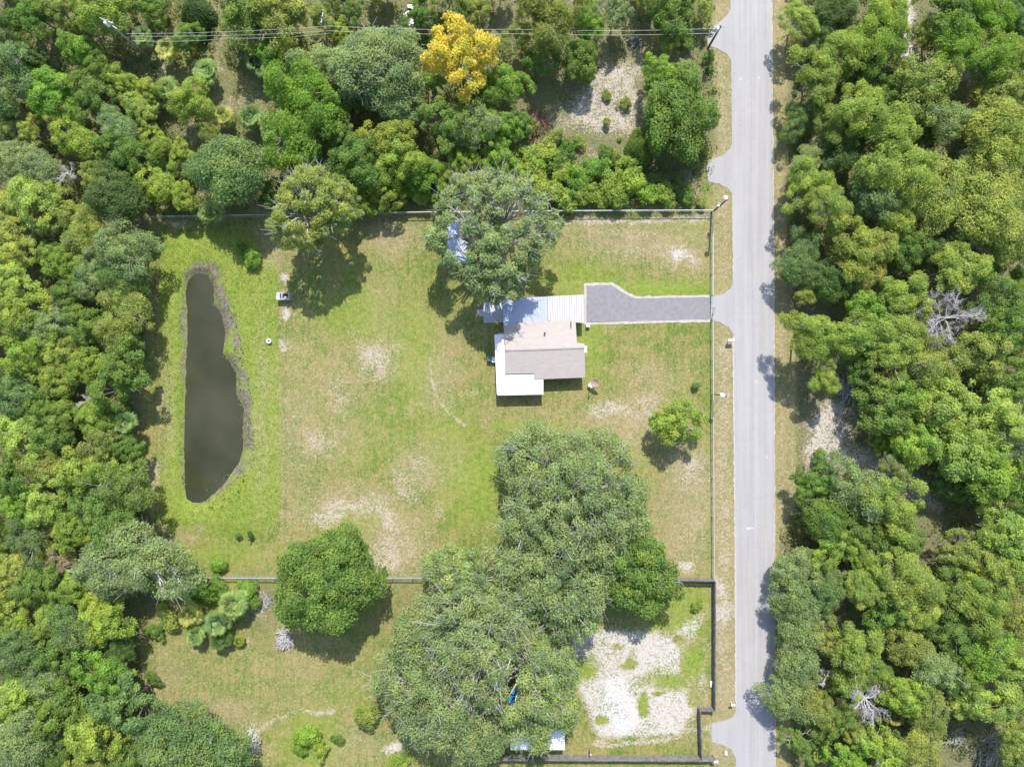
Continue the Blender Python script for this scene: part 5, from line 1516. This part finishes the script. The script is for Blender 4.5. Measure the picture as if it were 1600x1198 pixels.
for (x, y, r_, c, lab) in [(321, 922, 20, B_, 'bright green shrub under the lower fence, left of the palmettos'), (300, 930, 15, B_, 'small bright shrub at the left end of the lower fence'), (343, 918, 15, G_, 'mid green shrub just below the fence above the palmettos'),
                           (342, 884, 13, B_, 'bright low shrub on the lawn side of the lower fence'), (388, 925, 17, B_, 'bright shrub at the right side of the palmetto clump'), (398, 940, 13, G_, 'small green shrub between palmetto clump and grey branches'),
                           (372, 836, 5, G_, 'tiny bush left of two on the pond bank\'s lower edge'), (391, 835, 6, D_, 'tiny dark bush right of two on the pond bank\'s lower edge'),
                           (572, 1118, 22, O_, 'olive bush at the left foot of the lower oak clump'), (480, 1150, 20, B_, 'low bright bush inside the sandy track\'s loop'), (500, 1168, 15, L_, 'small lime bush lower right in the sandy track\'s loop'), (468, 1168, 12, B_, 'smallest bright bush at the sandy loop\'s left'),
                           (528, 1155, 9, G_, 'tiny bush right of the sandy loop bushes'), (1281, 716, 13, G_, 'small lone bush on the white sand right of the road'), (874, 350, 4.5, 'golden yellow', 'tiny yellow sapling on the lawn below the upper fence'),
                           (1088, 601, 7, 'pale green', 'pale wispy sapling on the lawn above the lime tree'), (620, 1192, 16, L_, 'lime bush on the bottom edge below the oak clump'), (395, 405, 15, B_, 'bright leafy bush at the pond bank\'s upper right'), (378, 388, 9, G_, 'small shaded bush above the bright pond bank bush'),
                           (242, 985, 14, G_, 'green bush at the left wood\'s edge, left of the palmettos'), (262, 965, 17, W_, 'yellowish bush left of the palmetto clump'), (240, 1060, 11, G_, 'small bush on the bare strip at the left wood\'s edge'), (1252, 123, 10, O_, 'small olive bush on the right verge near the upper pines'), (948, 148, 8, O_, 'small olive scrub bush in the sandy clearing, uppermost of three'), (978, 162, 10, O_, 'widest olive scrub bush in the sandy clearing, middle of three'), (948, 190, 7, O_, 'smallest olive scrub bush low in the sandy clearing'),
                           (1090, 945, 9, L_, 'low lime weed clump inside the board fence\'s upper corner'), (975, 285 - 20, 12, B_, 'small bright bush left of the lime vine cone'), (232, 845, 9, O_, 'small olive bush at the bare corner above the grey edge oak')]:
    tree(x, y, r_, c, 'shrub', .9 if r_ < 8 else None, lab)

# labels for the woods: colour, kind, landmark level, order among its like
LV = {'left': [(50, 'at the top edge'), (105, 'level with the power lines'), (160, 'just below the power lines'), (215, 'level with the reddish dead brush'), (270, 'level with the blue-green oak'),
               (325, 'just above upper fence level'), (380, 'just below upper fence level'), (435, 'level with the pond\'s tip'), (490, 'level with the barbecue'), (545, 'level with the white bucket'),
               (600, 'level with the house'), (655, 'level with pond\'s middle'), (710, 'below pond\'s middle'), (765, 'above pond\'s bottom'), (820, 'level with pond\'s bottom'), (875, 'above lower fence level'),
               (930, 'level with the lower fence'), (985, 'level with the palmettos'), (1040, 'level with the limb heap'), (1095, 'level with the barrels'), (1150, 'level with the sandy loop'), (1500, 'at the bottom edge')],
      'top': [(60, 'on the power lines'), (130, 'below the power lines'), (190, 'a row above the fence thicket'), (240, 'in the thicket\'s back'), (290, 'in the thicket\'s front'), (400, 'by the upper fence')],
      'right': [(45, 'at the top edge'), (90, 'level with the topmost apron'), (140, 'below the topmost apron'), (190, 'level with the big verge tree'), (240, 'above the second apron'), (290, 'level with the second apron'),
                (345, 'level with the upper fence'), (395, 'below upper fence level'), (440, 'above the driveway level'), (490, 'level with the driveway'), (545, 'level with the mailbox'), (600, 'level with the house eave'),
                (650, 'level with the white sand'), (700, 'level with the sand\'s lower part'), (750, 'below the white sand'), (800, 'just under the sand strip'), (860, 'above lower fence level'), (910, 'level with the lower fence'),
                (960, 'level with upper sandy lot'), (1020, 'level with the sandy lot'), (1070, 'above the lowest apron'), (1125, 'level with bushy dead tree'), (1500, 'at the bottom edge')]}
SHORT = {'oak': 'oak', 'broad': 'broadleaf', 'pine': 'pine', 'loose': 'sparse tree'}
for zn, lst in ZONES.items():
    groups = {}
    for (root, x, y, rr, c, k) in lst:
        ph = next(p for lim, p in LV[zn] if y < lim)
        groups.setdefault((ph, c, SHORT[k]), []).append((x, y, root, rr))
    for (ph, c, k), ls in groups.items():
        ls.sort(key=lambda q: (q[0], q[1]))
        for i, (x, y, root, rr) in enumerate(ls):
            where = {'left': 'left wood', 'top': 'top wood', 'right': 'right wood'}[zn]
            lab = f'{c} {k} in the {where}, {ph}'
            if len(ls) > 1:
                lab += f', {ordn[i]} from left' if len(ls) > 2 else (', the left one' if i == 0 else ', the right one')
            if 'label' not in root.keys(): root['label'] = lab
            root['group'] = f'trees of the {where}'
print('TREES', len(TREES), 'FILL', nfill)
labs = {}
for o in bpy.data.objects:
    if 'category' in o.keys():
        l = o.get('label', '')
        if l in labs: print('DUP', l)
        labs[l] = 1
        n_ = len(l.split())
        if n_ < 4 or n_ > 16: print('LEN', n_, l)

# ------------------------------------------------------------------ undergrowth and grass (stuff)
def scatter(polys, n, seed, dens=None):
    r = np.random.default_rng(seed)
    xs = r.uniform(-30, 1630, n * 8); ys = r.uniform(-30, 1230, n * 8)
    m = np.zeros(len(xs), bool)
    for p in polys: m |= inside(xs, ys, p)
    if dens is not None: m &= r.random(len(xs)) < dens(xs, ys)
    xs = xs[m][:n]; ys = ys[m][:n]
    return xs, ys, r


def zat(X, Y):
    i = np.clip(np.round((X + 84) / 0.25).astype(int) + 6, 0, nx - 1)
    j = np.clip(np.round((Y + 65) / 0.25).astype(int) + 6, 0, ny - 1)
    return Z[j, i]


def sandmask(x, y):
    X = (x - CX) / S; Y = (CY - y) / S
    i = np.clip(np.round((X + 84) / 0.25).astype(int) + 6, 0, nx - 1)
    j = np.clip(np.round((Y + 65) / 0.25).astype(int) + 6, 0, ny - 1)
    return sand[j, i]


# shrubby undergrowth in the woods: clumps of leaves
xs, ys, r = scatter([LEFTWOOD, TOPWOOD, RIGHTWOOD], 7500, 1, lambda x, y: np.clip(.2 + 1.6 * (fbm(x, y, 60, 77) - .35), .05, 1) * np.clip(1 - 1.8 * sandmask(x, y), 0, 1))
cx = (xs - CX) / S; cyy = (CY - ys) / S; cr = r.uniform(.3, 1.15, len(xs)); per = 40
ci = np.repeat(np.arange(len(xs)), per)
d = sph_dirs(len(ci), r, -.1)
P = np.stack([cx[ci] + d[:, 0] * cr[ci], cyy[ci] + d[:, 1] * cr[ci], cr[ci] * .5 + d[:, 2] * cr[ci] * 1.0], 1)
P[:, 2] = np.maximum(P[:, 2], .05)
tt = np.clip(r.normal(.5, .2, len(xs))[ci] + r.normal(0, .12, len(ci)), 0, 1)
me = leaves_from(P, d, .26, r, M_LEAF, 'undergrowth', tint=tt)
o = bpy.data.objects.new('undergrowth', me); COL.objects.link(o); tag(o, 'low leafy green undergrowth covering the forest floor between the trunks', 'undergrowth', kind='stuff'); o.color = (.18, .225, .07, 1)


def blades(name, xs, ys, r, h, w, col, label, cat, zoff=0.0, flat=.5, jit=.12, mat=None):
    n = len(xs)
    X = (xs - CX) / S; Y = (CY - ys) / S
    z = zat(X, Y) + zoff
    a = r.uniform(0, 6.28, n); hh = h * r.uniform(.5, 1.4, n)
    ux, uy = np.cos(a) * w, np.sin(a) * w
    lx, ly = r.normal(0, flat, n) * hh, r.normal(0, flat, n) * hh
    A = np.stack([X - ux, Y - uy, z], 1); B = np.stack([X + ux, Y + uy, z], 1); C = np.stack([X + lx, Y + ly, z + hh], 1)
    vs = np.stack([A, B, C], 1).reshape(-1, 3)
    t = np.clip(.5 + (fbm(xs, ys, 14, 55) - .5) * .8 + r.normal(0, jit, n), 0, 1)
    me = mesh_np(name, vs, np.arange(n * 3), 3, mat or M_LEAF, tint=t)
    o = bpy.data.objects.new(name, me); COL.objects.link(o); o.color = col + (1,)
    tag(o, label, cat, kind='stuff')
    return o


xs, ys, r = scatter([BANK], 56000, 2, lambda x, y: np.where(sdist(x, y, MUD) > -2, 1.0, .0))
blades('bank_grass', xs, ys, r, .2, .05, (.33, .45, .055), 'long bright lime grass on the bank all round the pond', 'grass')
xs, ys, r = scatter([MUD], 22000, 3, lambda x, y: np.clip(2.6 * (fbm(x, y, 16, 8) - .32), 0, 1) * np.where(sdist(x, y, POND) > -1.5, 1.0, np.clip(1.2 + (sdist(x, y, POND)) / 4, 0, .9) * (x > 325)))
ob = blades('water_weeds', xs, ys, r, .16, .09, (.25, .225, .17), 'dead brown water weeds fringing the pond', 'water weeds', 0, 1.2)
co = np.empty(len(ob.data.vertices) * 3, np.float32); ob.data.vertices.foreach_get('co', co); co = co.reshape(-1, 3)
co[:, 2] = np.maximum(co[:, 2], -.43 + .0 * co[:, 2]); ob.data.vertices.foreach_set('co', co.ravel()); ob.data.update()
xs, ys, r = scatter([[(360, 640), (378, 630), (382, 665), (372, 680), (358, 672)], [(338, 750), (372, 728), (395, 745), (365, 790), (300, 800), (300, 790)], [(333, 440), (350, 460), (366, 500), (352, 500), (338, 470)], [(280, 640), (288, 640), (289, 780), (282, 770)], [(352, 500), (372, 505), (392, 600), (396, 690), (386, 690), (372, 600)]], 8200, 5, lambda x, y: .2 + .8 * fbm(x, y, 8, 3))
ob = blades('green_water_weeds', xs, ys, r, .3, .08, (.13, .22, .05), 'patches of fresh green weed growing in the pond margin', 'water weeds', .1, .9)
co = np.empty(len(ob.data.vertices) * 3, np.float32); ob.data.vertices.foreach_get('co', co); co = co.reshape(-1, 3)
co[:, 2] = np.maximum(co[:, 2], -.42); ob.data.vertices.foreach_set('co', co.ravel()); ob.data.update()
# rough grass tufts of the lawn and clearings
LAWN = [(250, 340), (1143, 300), (1146, 1198), (380, 1198), (225, 1100), (225, 960), (300, 900), (240, 840)]
xs, ys, r = scatter([LAWN, [(840, 100), (1020, 60), (1020, 300), (840, 300)], [(310, -30), (450, -30), (440, 330), (330, 330)], [(1209, 0), (1232, 0), (1238, 1198), (1213, 1198)]], 90000, 4,
                    lambda x, y: np.clip(.2 + 1.3 * (fbm(x, y, 36, 91) - .3), .03, 1) * np.clip(1 - sandmask(x, y), .05, 1)
                    * np.where((x > 735) & (x < 925) & (y > 440) & (y < 625), 0, 1) * np.where((x > 905) & (x < 1150) & (y > 438) & (y < 510), 0, 1) * np.where(x < 1108, 1, np.where(x < 1140, .8, np.where(x > 1212, .8, 0)))
                    * np.where(sdist(x, y, BANK) > 0, 1, 0) * np.where((x > 1100) & (((y > 225) & (y < 310)) | ((y > 1100) & (y < 1190)) | ((y > 430) & (y < 530))), 0, 1))
blades('lawn_grass', xs, ys, r, .07, .045, (.25, .26, .065), 'short patchy olive lawn grass with thin straw tufts', 'grass', flat=.9)
# denser weeds on the sandy lot
xs, ys, r = scatter([[(880, 920), (1112, 905), (1112, 1165), (890, 1165)]], 9000, 6, lambda x, y: np.clip(1 - 1.15 * sandmask(x, y), 0, 1) * np.clip(4 * (fbm(x, y, 22, 13) - .42), 0, 1))
blades('lot_weeds', xs, ys, r, .2, .08, (.25, .37, .05), 'bright green weeds spreading over the white sandy lot', 'weeds', flat=.8)
